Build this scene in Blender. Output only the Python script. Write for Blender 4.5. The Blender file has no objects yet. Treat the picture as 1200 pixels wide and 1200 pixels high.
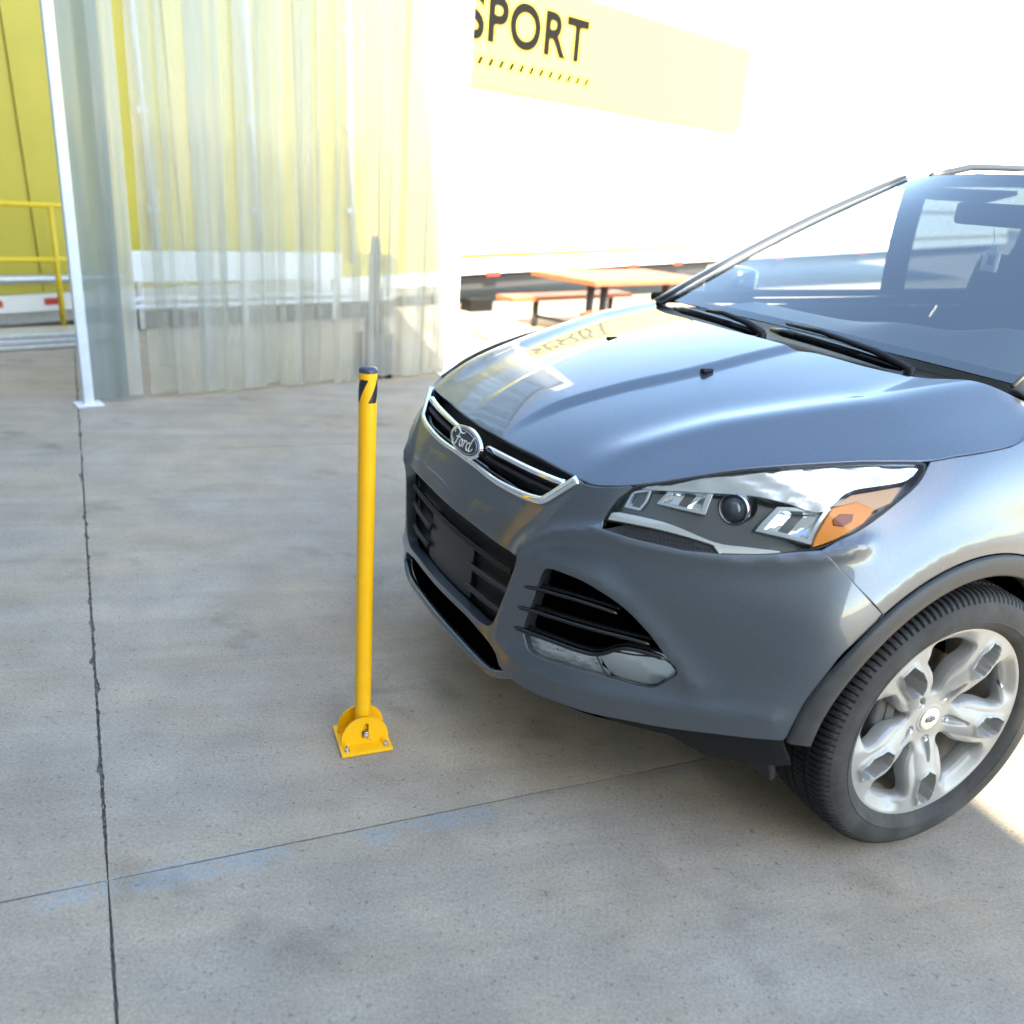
import bpy, bmesh, math, random
import numpy as np
from mathutils import Vector, Matrix
from mathutils.geometry import delaunay_2d_cdt
random.seed(7); rng = np.random.default_rng(7)
PI = math.pi
sc = bpy.context.scene
# ------------------------------------------------------------------ camera
F_PX, PITCH, ROLL, CAM_H = 985.907/1200, 0.368524, 0.0830988, 1.436877
cam_d = bpy.data.cameras.new('camera'); cam = bpy.data.objects.new('camera', cam_d)
sc.collection.objects.link(cam); sc.camera = cam
_R = Vector((1, 0, 0)); _F = Vector((0, math.cos(PITCH), -math.sin(PITCH))); _U = _R.cross(_F)
_R2 = _R*math.cos(ROLL)+_U*math.sin(ROLL); _U2 = -_R*math.sin(ROLL)+_U*math.cos(ROLL)
M = Matrix((_R2, _U2, -_F)).transposed().to_4x4(); M.translation = Vector((0, 0, CAM_H))
cam.matrix_world = M
cam_d.sensor_width = 36; cam_d.lens = 36*F_PX; cam_d.clip_start = .05; cam_d.clip_end = 2000
cam_d.dof.use_dof = True; cam_d.dof.focus_distance = 2.15; cam_d.dof.aperture_fstop = 2.2
# ------------------------------------------------------------------ light
SUN = Vector((.216, -.73, .67)).normalized()
world = bpy.data.worlds.new('World'); sc.world = world; world.use_nodes = True
wn = world.node_tree.nodes; wl = world.node_tree.links
sky = wn.new('ShaderNodeTexSky'); sky.sky_type = 'NISHITA'; sky.sun_disc = False
sky.sun_elevation = math.asin(SUN.z); sky.sun_rotation = math.atan2(SUN.x, SUN.y)
sky.air_density = 1.0; sky.dust_density = .6; sky.ozone_density = 1.0
wl.new(sky.outputs[0], wn['Background'].inputs[0]); wn['Background'].inputs[1].default_value = .15
sun_d = bpy.data.lights.new('sun', 'SUN'); sun_d.energy = 4; sun_d.angle = math.radians(.5); sun_d.color = (1, .93, .82)
sun = bpy.data.objects.new('sun', sun_d); sc.collection.objects.link(sun)
sun.rotation_euler = (-SUN).to_track_quat('-Z', 'Y').to_euler(); sun.location = SUN*30
sc.view_settings.view_transform = 'Standard'; sc.view_settings.look = 'None'
sc.view_settings.exposure = 2.8; sc.view_settings.gamma = 1; sc.view_settings.use_curve_mapping = False
sc.view_settings.use_white_balance = True; sc.view_settings.white_balance_temperature = 7100; sc.view_settings.white_balance_tint = 5
# ------------------------------------------------------------------ helpers
C = sc.collection
def tag(o, label=None, cat=None, group=None, kind=None):
    if label: o['label'] = label
    if cat: o['category'] = cat
    if group: o['group'] = group
    if kind: o['kind'] = kind
    return o
def empty(name, loc=(0, 0, 0), rz=0, **k):
    o = bpy.data.objects.new(name, None); C.objects.link(o); o.location = loc; o.rotation_euler = (0, 0, rz)
    o.empty_display_size = .1
    return tag(o, **k)
def link(name, me, mat=None, parent=None, smooth=False, **k):
    o = bpy.data.objects.new(name, me); C.objects.link(o)
    if mat and not me.materials: me.materials.append(mat)
    if parent: o.parent = parent
    if smooth: me.polygons.foreach_set('use_smooth', [True]*len(me.polygons))
    return tag(o, **k)
def mesh(name, V, F, mat=None, parent=None, smooth=False, auto=None, **k):
    me = bpy.data.meshes.new(name)
    me.from_pydata([tuple(map(float, v)) for v in V], [], [tuple(map(int, f)) for f in F]); me.update()
    o = link(name, me, mat, parent, smooth, **k)
    if auto: me.polygons.foreach_set('use_smooth', [True]*len(me.polygons)); me.set_sharp_from_angle(angle=math.radians(auto))
    return o
class MB:
    """collects simple solids into one mesh"""
    def __init__(s): s.V = []; s.F = []
    def add(s, V, F):
        n = len(s.V); s.V += [tuple(v) for v in V]; s.F += [tuple(i+n for i in f) for f in F]; return s
    def box(s, c, d, rz=0, M=None, taper=1.0, bev=0.0):
        x, y, z = d[0]/2, d[1]/2, d[2]/2
        if bev:
            bm = bmesh.new(); bmesh.ops.create_cube(bm, size=1)
            for v in bm.verts: v.co = Vector((v.co.x*2*x, v.co.y*2*y, v.co.z*2*z))
            bmesh.ops.bevel(bm, geom=bm.edges[:], offset=bev, segments=2, affect='EDGES', profile=.6)
            bm.verts.index_update(); P = [v.co.copy() for v in bm.verts]; F = [[v.index for v in f.verts] for f in bm.faces]; bm.free()
        else:
            P = [Vector((sx*x*(taper if sz > 0 else 1), sy*y*(taper if sz > 0 else 1), sz*z)) for sx in (-1, 1) for sy in (-1, 1) for sz in (-1, 1)]
            F = [(0, 1, 3, 2), (4, 6, 7, 5), (0, 4, 5, 1), (2, 3, 7, 6), (0, 2, 6, 4), (1, 5, 7, 3)]
        R = Matrix.Rotation(rz, 3, 'Z')
        return s.add([((M @ p) if M else (R @ p))+Vector(c) for p in P], F)
    def tube(s, pts, r, n=10, caps=True, flat=1.0, up=None):
        pts = [Vector(p) for p in pts]; rings = []; V = []; F = []
        ref = Vector(up) if up else None
        for i, p in enumerate(pts):
            t = (pts[min(i+1, len(pts)-1)]-pts[max(i-1, 0)]).normalized()
            a = ref if ref else (Vector((0, 0, 1)) if abs(t.z) < .9 else Vector((1, 0, 0)))
            b = t.cross(a).normalized(); a2 = b.cross(t).normalized()
            rr = r[i] if isinstance(r, (list, tuple)) else r
            V += [p+(b*math.cos(2*PI*k/n)+a2*math.sin(2*PI*k/n)*flat)*rr for k in range(n)]
        for i in range(len(pts)-1):
            for k in range(n):
                F.append((i*n+k, i*n+(k+1) % n, (i+1)*n+(k+1) % n, (i+1)*n+k))
        if caps: F.append(tuple(range(n))[::-1]); F.append(tuple(range((len(pts)-1)*n, len(pts)*n)))
        return s.add(V, F)
    def lathe(s, prof, n=32, origin=(0, 0, 0), axis='Z', closed=False):
        V = []; F = []; m = len(prof)
        for k in range(n):
            a = 2*PI*k/n; ca, sa = math.cos(a), math.sin(a)
            for r, h in prof:
                p = (r*ca, r*sa, h) if axis == 'Z' else (r*ca, h, r*sa)
                V.append(Vector(p)+Vector(origin))
        for k in range(n):
            k2 = (k+1) % n
            for i in range(m if closed else m-1):
                j = (i+1) % m
                f = (k*m+i, k2*m+i, k2*m+j, k*m+j)
                F.append(f if axis == 'Z' else f[::-1])
        return s.add(V, F)
    def build(s, name, mat=None, parent=None, smooth=False, auto=None, **k):
        return mesh(name, s.V, s.F, mat, parent, smooth, auto, **k)
# ------------------------------------------------------------------ materials
def mat(name, col=(.5, .5, .5), rough=.5, metal=0, coat=0, coat_r=.03, spec=.5, noise=None, bump=None, flake=0, alpha=None, emis=None):
    m = bpy.data.materials.new(name); m.use_nodes = True; nt = m.node_tree; b = nt.nodes['Principled BSDF']
    b.inputs['Base Color'].default_value = (*col, 1); b.inputs['Roughness'].default_value = rough
    b.inputs['Metallic'].default_value = metal; b.inputs['Coat Weight'].default_value = coat
    b.inputs['Coat Roughness'].default_value = coat_r; b.inputs['Specular IOR Level'].default_value = spec
    if noise or bump or flake:
        tc = nt.nodes.new('ShaderNodeTexCoord')
    if noise:                                # (scale, amount, (sx,sy,sz), roughness amount)
        mp = nt.nodes.new('ShaderNodeMapping'); mp.inputs['Scale'].default_value = noise[2]
        nt.links.new(tc.outputs['Object'], mp.inputs[0])
        n = nt.nodes.new('ShaderNodeTexNoise'); n.inputs['Scale'].default_value = noise[0]; n.inputs['Detail'].default_value = 6; n.inputs['Roughness'].default_value = .65
        nt.links.new(mp.outputs[0], n.inputs[0])
        mr = nt.nodes.new('ShaderNodeMapRange'); mr.inputs[1].default_value = .3; mr.inputs[2].default_value = .7
        mr.inputs[3].default_value = 1-noise[1]; mr.inputs[4].default_value = 1+noise[1]
        nt.links.new(n.outputs[0], mr.inputs[0])
        mx = nt.nodes.new('ShaderNodeVectorMath'); mx.operation = 'SCALE'; mx.inputs[0].default_value = col
        nt.links.new(mr.outputs[0], mx.inputs['Scale']); nt.links.new(mx.outputs[0], b.inputs['Base Color'])
        if len(noise) > 3:
            m2 = nt.nodes.new('ShaderNodeMapRange'); m2.inputs[3].default_value = max(0, rough-noise[3]); m2.inputs[4].default_value = min(1, rough+noise[3])
            nt.links.new(n.outputs[0], m2.inputs[0]); nt.links.new(m2.outputs[0], b.inputs['Roughness'])
    if flake:
        v = nt.nodes.new('ShaderNodeTexVoronoi'); v.inputs['Scale'].default_value = 900
        nt.links.new(tc.outputs['Object'], v.inputs[0])
        bp = nt.nodes.new('ShaderNodeMixRGB'); bp.blend_type = 'OVERLAY'; bp.inputs[0].default_value = flake; bp.inputs[1].default_value = (*col, 1)
        nt.links.new(v.outputs['Color'], bp.inputs[2]); nt.links.new(bp.outputs[0], b.inputs['Base Color'])
    if bump:
        n = nt.nodes.new('ShaderNodeTexNoise'); n.inputs['Scale'].default_value = bump[0]; n.inputs['Detail'].default_value = 4
        nt.links.new(tc.outputs['Object'], n.inputs[0])
        bn = nt.nodes.new('ShaderNodeBump'); bn.inputs['Strength'].default_value = bump[1]; bn.inputs['Distance'].default_value = bump[2]
        nt.links.new(n.outputs[0], bn.inputs['Height']); nt.links.new(bn.outputs[0], b.inputs['Normal'])
    if emis: b.inputs['Emission Color'].default_value = (*col, 1); b.inputs['Emission Strength'].default_value = emis
    return m
def glass(name, tint=(.8, .85, .85), refl_r=.0, ior=1.5, base=None, trans=1.0):
    """thin glazing: tinted see-through plus a fresnel mirror"""
    m = bpy.data.materials.new(name); m.use_nodes = True; nt = m.node_tree; nt.nodes.clear()
    o = nt.nodes.new('ShaderNodeOutputMaterial'); t = nt.nodes.new('ShaderNodeBsdfTransparent'); t.inputs[0].default_value = (*tint, 1)
    g = nt.nodes.new('ShaderNodeBsdfGlossy'); g.inputs['Roughness'].default_value = refl_r
    f = nt.nodes.new('ShaderNodeFresnel'); f.inputs[0].default_value = ior; mx = nt.nodes.new('ShaderNodeMixShader')
    nt.links.new(f.outputs[0], mx.inputs[0]); src = t
    if base:
        d = nt.nodes.new('ShaderNodeBsdfPrincipled'); d.inputs['Base Color'].default_value = (*base, 1); d.inputs['Roughness'].default_value = .25
        m2 = nt.nodes.new('ShaderNodeMixShader'); m2.inputs[0].default_value = 1-trans
        nt.links.new(t.outputs[0], m2.inputs[1]); nt.links.new(d.outputs[0], m2.inputs[2]); src = m2
    nt.links.new(src.outputs[0], mx.inputs[1]); nt.links.new(g.outputs[0], mx.inputs[2]); nt.links.new(mx.outputs[0], o.inputs[0])
    return m
PAINT = mat('grey_metallic_paint', (.102, .117, .138), .34, .7, 1.0, .02, flake=.22)
_nt = PAINT.node_tree; _b = _nt.nodes['Principled BSDF']; _tc = _nt.nodes.new('ShaderNodeTexCoord'); _n = _nt.nodes.new('ShaderNodeTexNoise')
_n.inputs['Scale'].default_value = 5; _n.inputs['Detail'].default_value = 9; _n.inputs['Roughness'].default_value = .75; _nt.links.new(_tc.outputs['Object'], _n.inputs[0])
_m = _nt.nodes.new('ShaderNodeMapRange'); _m.inputs[1].default_value = .42; _m.inputs[2].default_value = .72; _m.inputs[3].default_value = .015; _m.inputs[4].default_value = .06
_nt.links.new(_n.outputs[0], _m.inputs[0]); _nt.links.new(_m.outputs[0], _b.inputs['Coat Roughness'])
PAINT_IN = mat('grey_paint_flat', (.05, .058, .07), .5)
BLACK = mat('black_plastic', (.005, .005, .0055), .5, spec=.3, noise=(60, .3, (1, 1, 1), .1))
BLACK_G = mat('black_gloss', (.003, .003, .0035), .18, coat=.2)
DARKGREY = mat('dark_grey_plastic', (.020, .021, .023), .55, noise=(40, .25, (1, 1, 1), .1))
ARCH = mat('grey_moulding', (.035, .037, .040), .5, .2, noise=(25, .25, (1, 1, 1), .12))
VOID = mat('black_cavity', (.0008, .0008, .0008), .95, spec=0)
CHROME = mat('chrome', (.85, .87, .9), .07, 1)
SATIN = mat('satin_silver', (.62, .63, .64), .28, .9, noise=(30, .06, (1, 1, 1), .05))
RUBBER = mat('tyre_rubber', (.030, .029, .028), .8, noise=(11, .75, (1, 1, 1), .12), bump=(160, .3, .0006))
RUBBER_D = mat('tyre_tread_rubber', (.008, .008, .0085), .75, noise=(40, .3, (1, 1, 1), .1))
RIM = mat('painted_alloy', (.31, .305, .29), .48, .30, .2, .2, noise=(14, .12, (1, 1, 1), .08))
RIM_IN = mat('dusty_barrel', (.45, .40, .33), .55, .5, noise=(10, .2, (1, 1, 1), .1))
STEEL = mat('brake_steel', (.32, .28, .24), .4, .9, noise=(30, .25, (1, 1, 1), .1))
IRON = mat('cast_iron', (.10, .10, .10), .6, .6, noise=(20, .4, (1, 1, 1), .1))
RUST = mat('rust', (.35, .13, .05), .8, noise=(50, .4, (1, 1, 1), .1))
YEL = mat('yellow_powder_coat', (.90, .45, .003), .45, 0, .08, .2, noise=(16, .05, (1, 1, 1), .06), bump=(220, .12, .0004))
ZINC = mat('zinc_plated', (.60, .60, .58), .3, 1, noise=(90, .2, (1, 1, 1), .12))
# ---- master surfaces of the car body (car frame: x forward from front axle, y to car's left, z up)
def _interp_ctrl(D, a=0.7):
    """control points of a uniform cubic B-spline that (nearly) passes through D along axis 0"""
    n = D.shape[0]
    M = np.zeros((n, n))
    for i in range(n):
        if i in (0, n-1): M[i, i] = 1
        else: M[i, i-1], M[i, i], M[i, i+1] = 1/6, 4/6, 1/6
    C = np.linalg.solve(M, D.reshape(n, -1)).reshape(D.shape)
    return a*C + (1-a)*D
def _ext(D):
    return np.concatenate([[2*D[0]-D[1]], D, [2*D[-1]-D[-2]]], 0)
def _basis(t, n):
    i = np.clip(np.floor(t).astype(int), 0, n-2); f = t-i
    return i, np.stack([(1-f)**3/6, (3*f**3-6*f**2+4)/6, (-3*f**3+3*f**2+3*f+1)/6, f**3/6], -1)
class Tensor:
    def __init__(s, D, mirror0=True, a=0.7):
        D = np.array(D, float)                       # [ns, nt, 3]
        C = _interp_ctrl(D, a); C = _interp_ctrl(C.transpose(1, 0, 2), a).transpose(1, 0, 2)
        s.ns, s.nt = D.shape[:2]
        E = _ext(C)
        if mirror0: E[0] = C[1]*np.array([1, -1, 1])
        s.E = _ext(E.transpose(1, 0, 2)).transpose(1, 0, 2)
    def __call__(s, u, v):
        u = np.atleast_1d(np.asarray(u, float)); v = np.atleast_1d(np.asarray(v, float))
        i, bu = _basis(u, s.ns); j, bv = _basis(v, s.nt)
        P = 0
        for a in range(4):
            for b in range(4):
                P = P + (bu[:, a]*bv[:, b])[:, None]*s.E[i+a, j+b]
        return P
_z = [.10,.18,.26,.34,.44,.55,.66,.76,.86,.95,1.02,1.07]
_cols = [
 ([.78,.835,.878,.893,.898,.895,.874,.835,.785,.73,.66,.58], [0]*12),
 ([.77,.825,.868,.883,.888,.885,.864,.825,.775,.72,.65,.57], [.17]*12),
 ([.74,.80,.850,.868,.870,.866,.852,.812,.750,.69,.61,.53], [.34,.34,.325,.305,.29,.305,.335,.37,.41,.43,.44,.45]),
 ([.66,.73,.785,.805,.795,.790,.785,.752,.685,.60,.51,.42], [.45,.46,.46,.46,.465,.475,.485,.50,.53,.55,.56,.56]),
 ([.53,.585,.640,.675,.662,.652,.655,.625,.555,.455,.36,.28], [.58,.60,.615,.62,.625,.63,.635,.635,.637,.640,.64,.63]),
 ([.41,.450,.500,.535,.525,.514,.510,.475,.415,.315,.23,.16], [.72,.74,.755,.765,.77,.768,.763,.752,.742,.724,.71,.69]),
 ([.31,.345,.382,.403,.400,.394,.382,.340,.280,.19,.12,.06], [.82,.84,.86,.873,.876,.874,.865,.848,.825,.793,.76,.73]),
 ([.19,.20,.22,.23,.23,.23,.22,.20,.16,.09,.05,.0], [.865,.88,.895,.905,.910,.912,.908,.895,.875,.848,.805,.765]),
 ([.0,.0,.0,.0,.0,.0,.0,-.02,-.04,-.07,-.10,-.13], [.875,.89,.905,.915,.920,.922,.920,.912,.895,.868,.828,.78]),
 ([-.35]*12, [.875,.89,.905,.915,.920,.922,.922,.915,.90,.875,.838,.79]),
 ([-.80]*12, [.87,.885,.90,.910,.918,.920,.920,.915,.90,.88,.85,.81]),
 ([-1.3]*12, [.87,.885,.90,.910,.918,.920,.920,.915,.90,.88,.855,.83]),
 ([-1.9]*12, [.87,.885,.90,.910,.918,.920,.920,.915,.90,.88,.855,.83]),
 ([-2.5]*12, [.87,.885,.90,.910,.920,.925,.925,.918,.90,.88,.855,.83]),
 ([-3.05]*12, [.86,.875,.89,.90,.910,.912,.912,.905,.89,.87,.84,.81]),
 ([-3.38,-3.42]+[-3.42]*8+[-3.40]*2, [.80,.82,.84,.85,.86,.86,.86,.85,.83,.80,.77,.74]),
 ([-3.50,-3.55]+[-3.60]*6+[-3.57,-3.54,-3.52,-3.50], [.5]*12),
 ([-3.52,-3.57]+[-3.63]*6+[-3.60,-3.57,-3.55,-3.52], [0]*12),
]
A0 = Tensor([[(x, y, z) for x, y, z in zip(X, Y, _z)] for X, Y in _cols])
_hx = [.85,.78,.70,.60,.45,.26,.06,-.15,-.35,-.55]
_hy = [0,.1,.2,.3,.4,.5,.6,.7,.8,.9]
_hz = [
 [.800,.799,.794,.783,.765,.740,.705,.67,.63,.59],
 [.861,.860,.855,.843,.825,.800,.765,.73,.69,.65],
 [.905,.904,.900,.892,.878,.855,.823,.79,.75,.71],
 [.945,.944,.941,.935,.925,.908,.876,.84,.80,.76],
 [.990,.989,.986,.981,.972,.960,.938,.90,.86,.82],
 [1.035,1.034,1.031,1.026,1.018,1.008,.992,.965,.925,.86],
 [1.073,1.072,1.069,1.064,1.057,1.050,1.038,1.018,.983,.92],
 [1.103,1.102,1.100,1.096,1.090,1.083,1.075,1.055,1.020,.96],
 [1.125,1.124,1.121,1.117,1.111,1.105,1.098,1.08,1.05,1.0],
 [1.14,1.14,1.138,1.134,1.13,1.125,1.118,1.10,1.07,1.02]]
_B = Tensor([[(x, y, z) for x, z in zip(_hx, [r[j] for r in _hz])] for j, y in enumerate(_hy)], True, .8)
def sstep(x, a, b):
    t = np.clip((x-a)/(b-a), 0, 1); return t*t*(3-2*t)
def B0(u, v):
    """hood: u ~ y/0.1, v ~ row index"""
    P = _B(u, v)
    x, y = P[:, 0], np.abs(P[:, 1])
    # raised centre dome with soft sides, wider towards the windscreen
    w = .085+.105*sstep(x, .80, .20)
    P[:, 2] += .013*sstep(x, .80, .60)*sstep(y, w+.045, w) 
    # outer shoulder crease
    ys = np.interp(x, [-.3, .07, .25, .43, .6, .7], [.66, .62, .56, .50, .46, .43])
    P[:, 2] += .017*np.exp(-((y-ys)/.065)**2)*sstep(x, .80, .60)
    return P
def _dpoly(u, v, pts):
    """approximate metric distance in the surface to a polyline given in (u, v)"""
    best = np.full(u.shape, 9.0); k = np.array([.145, .098])
    q = np.stack([u, v], -1)*k
    for a, b in zip(pts[:-1], pts[1:]):
        a = np.array(a)*k; b = np.array(b)*k; ab = b-a
        t = np.clip(((q-a)@ab)/(ab@ab+1e-12), 0, 1)
        best = np.minimum(best, np.linalg.norm(q-a-t[:, None]*ab, axis=1))
    return best
RIDGES = []            # (polyline, height, width)
def A1(u, v):
    u = np.atleast_1d(np.asarray(u, float)); v = np.atleast_1d(np.asarray(v, float))
    P = A0(u, v)
    if RIDGES:
        n = snorm(A0, u, v); d = 0
        for pts, h, w in RIDGES: 
            r = _dpoly(u, v, pts); d = d+h*np.exp(-(r/w)**1.6)
        P = P+n*d[:, None]
    return P
def snorm(S, u, v, e=2e-3):
    u = np.asarray(u, float); v = np.asarray(v, float)
    du = S(u+e, v)-S(u-e, v); dv = S(u, v+e)-S(u, v-e)
    n = np.cross(du, dv); n /= np.linalg.norm(n, axis=1)[:, None]+1e-12
    return n
RIDGES.extend([(((2.171,6.191),(2.451,6.715),(3.011,7.011),(3.576,6.923),(4.07,6.881),(4.549,6.9),(5.17,7.058),(5.528,7.22),(5.947,7.483)),0.014,0.02),(((2.175,5.924),(2.657,6.036),(3.294,5.963),(3.664,5.656),(3.977,5.162),(4.291,4.593),(4.519,4.22)),0.011,0.022),(((2.227,7.833),(2.202,7.341),(2.189,6.978),(2.137,6.513),(2.119,5.978),(2.202,5.325),(2.176,4.534),(2.098,3.818)),0.007,0.022),(((2.399,3.598),(2.757,3.477),(3.173,3.432),(3.774,3.46),(4.381,3.614),(4.895,3.71),(5.451,3.846)),0.011,0.03)])
OUT = {
 'hood_edge': ((0.188,0.862),(1.54,0.982),(2.619,1.168),(3.385,1.312),(4.174,1.478),(4.533,1.609),(4.88,1.929),(5.194,2.315),(5.477,2.734),(5.692,3.092),(6.087,3.684),(6.628,4.332),(7.183,4.914),(7.562,5.272),(7.925,5.652),(8.078,5.994),(8.209,6.367),(8.273,6.725),(8.241,6.912)),
 'hood_rear': ((5.665,7),(5.166,6.919),(4.133,6.76),(2.704,6.632),(2.062,6.455),(0.942,6.402)),
 'grille_edge': ((0.402,7.096),(1.017,7.06),(1.585,7.122),(1.811,7.178),(1.915,7.228),(1.967,7.35),(2.046,7.615),(2.133,7.876)),
 'hl_top': ((2.98,8.081),(3.237,8.219),(3.455,8.362),(3.852,8.62),(4.444,8.868),(5.135,9.061),(5.662,9.149),(6.204,9.215),(6.314,9.168)),
 'hl_in': ((2.972,7.254),(2.931,7.495),(2.905,7.774)),
 'hl_out': ((6.365,9.057),(6.329,8.728),(6.125,8.285),(5.859,7.829),(5.598,7.53),(5.428,7.352)),
 'hl_bot': ((5.122,7.205),(4.818,7.092),(4.392,6.995)),
 'hl_mesh_top': ((4.292,7.134),(3.955,7.211),(3.599,7.257),(3.301,7.265)),
 'hl_mesh_bot': ((3.057,7.078),(3.3,7.036),(3.56,7.002),(4.055,6.959)),
 'seam': ((5.446,7.313),(5.721,7.073),(6.02,6.781),(6.328,6.46),(6.607,6.128)),
 'arch_out': ((6.611,6.11),(6.341,5.667),(6.165,5.339),(6.038,4.971),(5.864,4.408),(5.784,3.935),(5.741,3.461)),
 'arch_out2': ((6.843,6.486),(7.169,6.844),(7.574,7.063),(7.964,7.144),(8.303,7.069)),
 'arch_in': ((8.383,6.528),(7.953,6.604),(7.644,6.515),(7.085,6.085),(6.655,5.536),(6.421,5.103),(6.221,4.659),(6.081,4.163),(5.98,3.499)),
 'bump_bot': ((5.709,3.383),(5.279,3.277),(4.874,3.159),(4.295,2.96),(3.911,2.881),(3.496,2.783),(3.16,2.804),(2.79,2.808),(2.409,2.876),(2.14,3.06)),
 'dam_bot': ((5.921,2.468),(5.542,2.283),(5.174,2.144),(4.811,2.059),(4.619,2.27),(4.442,2.564),(4.182,2.581),(3.929,2.579),(3.621,2.68)),
 'slot_top': ((2.076,3.342),(1.923,3.508),(1.534,3.654),(1.028,3.741)),
 'lg_top': ((0.783,5.907),(1.214,5.907),(1.845,5.911),(2.17,5.98)),
 'lg_right': ((2.195,5.876),(2.169,5.497),(2.124,4.826),(2.048,4.259),(1.964,4.001)),
 'lg_bot': ((1.83,3.87),(1.53,3.832),(1.021,3.878)),
 'fog': ((2.615,5.882),(2.974,5.949),(3.285,5.829),(3.636,5.567),(3.922,5.168),(4.177,4.679),(4.342,4.394),(4.231,4.049),(4.128,3.886),(3.949,3.845),(3.709,3.848),(3.262,3.834),(2.775,3.796),(2.642,3.864),(2.514,4.222),(2.507,4.382),(2.554,5.087)),
 'fog_lamp': ((3.445,4.274),(3.614,4.449),(3.846,4.491),(4.165,4.573),(4.317,4.329),(4.221,4.062),(4.118,3.907),(3.937,3.866),(3.689,3.872),(3.574,3.983)),
 'fog_strip': ((2.505,4.127),(2.819,4.206),(3.204,4.214),(3.444,4.235),(3.55,3.976),(3.666,3.867),(3.239,3.836),(2.76,3.814),(2.622,3.889)),
 'fs1': ((2.388,5.293),(2.648,5.376),(3.04,5.417),(3.325,5.404),(3.586,5.36)),
 'fs2': ((2.378,4.769),(2.795,4.856),(3.4,4.868),(3.975,4.859)),
 'fs3': ((2.383,4.262),(2.876,4.311),(3.242,4.297),(3.467,4.334),(3.702,4.604),(3.955,4.647),(4.169,4.619)),
 'bar1': ((0.618,5.38),(1.28,5.388),(1.988,5.38)),
 'sl2': ((0.727,4.843),(1.333,4.889),(1.918,4.885)),
 'sl3': ((0.761,4.328),(1.289,4.329),(1.835,4.304)),
 'cbar': ((0.46,7.592),(0.995,7.623),(1.485,7.657),(1.965,7.711)),
 'amber': ((5.353,7.399),(5.361,8.141),(5.611,8.295),(5.885,8.186),(5.829,7.931),(5.586,7.604)),
 'amber_pale': ((5.345,8.181),(5.492,8.424),(6.088,8.671),(6.074,8.358),(5.894,8.203),(5.597,8.327)),
 'amber_dot': ((5.445,7.909),(5.485,8.033),(5.644,8.056),(5.664,7.942),(5.591,7.832),(5.483,7.832)),
 'bump_top': ((2.258,7.829),(2.462,7.863),(2.732,7.949),(2.947,8.042)),
 'fend_top': ((6.392,9.238),(6.859,9.386),(7.432,9.51),(7.878,9.625),(8.078,9.771)),
 'bez': ((3.062,8.051),(3.462,8.311),(3.883,8.586),(4.477,8.846),(5.173,9.052),(6.181,9.186),(6.126,8.85),(5.451,8.566),(5.321,8.214),(5.204,8.054),(4.753,8.18),(4.32,8.23),(3.75,8.161)),
 'lowbar': ((2.964,7.412),(3.085,7.469),(3.681,7.437),(4.309,7.221),(4.7,7.226),(5.031,7.232),(4.405,7.044),(4.265,7.148),(3.595,7.284),(2.984,7.292)),
 'refl1': ((3.411,7.797),(3.417,8.122),(3.899,8.202),(4.012,7.735)),
 'refl0': ((3.069,7.603),(2.985,7.952),(3.192,8.074),(3.279,7.793),(3.29,7.596)),
 'refl2': ((4.665,7.551),(4.723,8.074),(5.353,8.159),(5.346,7.454)),
 'refl2i': ((4.807,7.688),(4.812,7.991),(5.301,8.067),(5.311,7.656)),
 'fend_crease': ((6.654,9.185),(7.361,9.329),(8.072,9.417)),
 'projector': ((4.274,7.971),),
 'nozzle': ((2.193,4.97),),
}
# ------------------------------------------------------------------ panel builder on the master surfaces
KU, KV = .145, .098
def cr(pts, step=.012, closed=False):
    """catmull-rom through (u, v) points, resampled about every `step` metres"""
    P = [np.array(p, float) for p in pts]; out = []
    n = len(P); rngi = range(n if closed else n-1)
    for i in rngi:
        if closed: p0, p1, p2, p3 = P[i-1], P[i], P[(i+1) % n], P[(i+2) % n]
        else: p0, p1, p2, p3 = P[max(i-1, 0)], P[i], P[i+1], P[min(i+2, n-1)]
        L = np.hypot((p2[0]-p1[0])*KU, (p2[1]-p1[1])*KV); k = max(1, int(math.ceil(L/step)))
        m1 = (p2-p0)/2; m2 = (p3-p1)/2
        # keep tangents modest where spacing is uneven
        l = np.linalg.norm(p2-p1)+1e-9
        for m in (m1, m2):
            q = np.linalg.norm(m)
            if q > 1.2*l: m *= 1.2*l/q
        for j in range(k):
            t = j/k; out.append((2*t**3-3*t**2+1)*p1+(t**3-2*t**2+t)*m1+(-2*t**3+3*t**2)*p2+(t**3-t**2)*m2)
    if not closed: out.append(P[-1])
    return out
def join(*segs):
    out = []
    for s in segs:
        for p in s:
            p = np.array(p, float)
            if out and np.hypot(*((p-out[-1])*[KU, KV])) < 1e-3: continue
            out.append(p)
    if np.hypot(*((out[0]-out[-1])*[KU, KV])) < 1e-3: out.pop()
    return out
def densify(loop, step=.014):
    out = []
    for a, b in zip(loop, loop[1:]+loop[:1]):
        k = max(1, int(np.hypot(*((b-a)*[KU, KV]))/step+.5))
        out += [a+(b-a)*j/k for j in range(k)]
    return out
def inside(pt, L):
    x, y = pt[:, 0], pt[:, 1]; r = np.zeros(len(pt), bool); n = len(L)
    for i in range(n):
        x1, y1 = L[i]; x2, y2 = L[(i+1) % n]
        c = ((y1 > y) != (y2 > y)) & (x < (x2-x1)*(y-y1)/((y2-y1) if y2 != y1 else 1e-12)+x1)
        r ^= c
    return r
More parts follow.
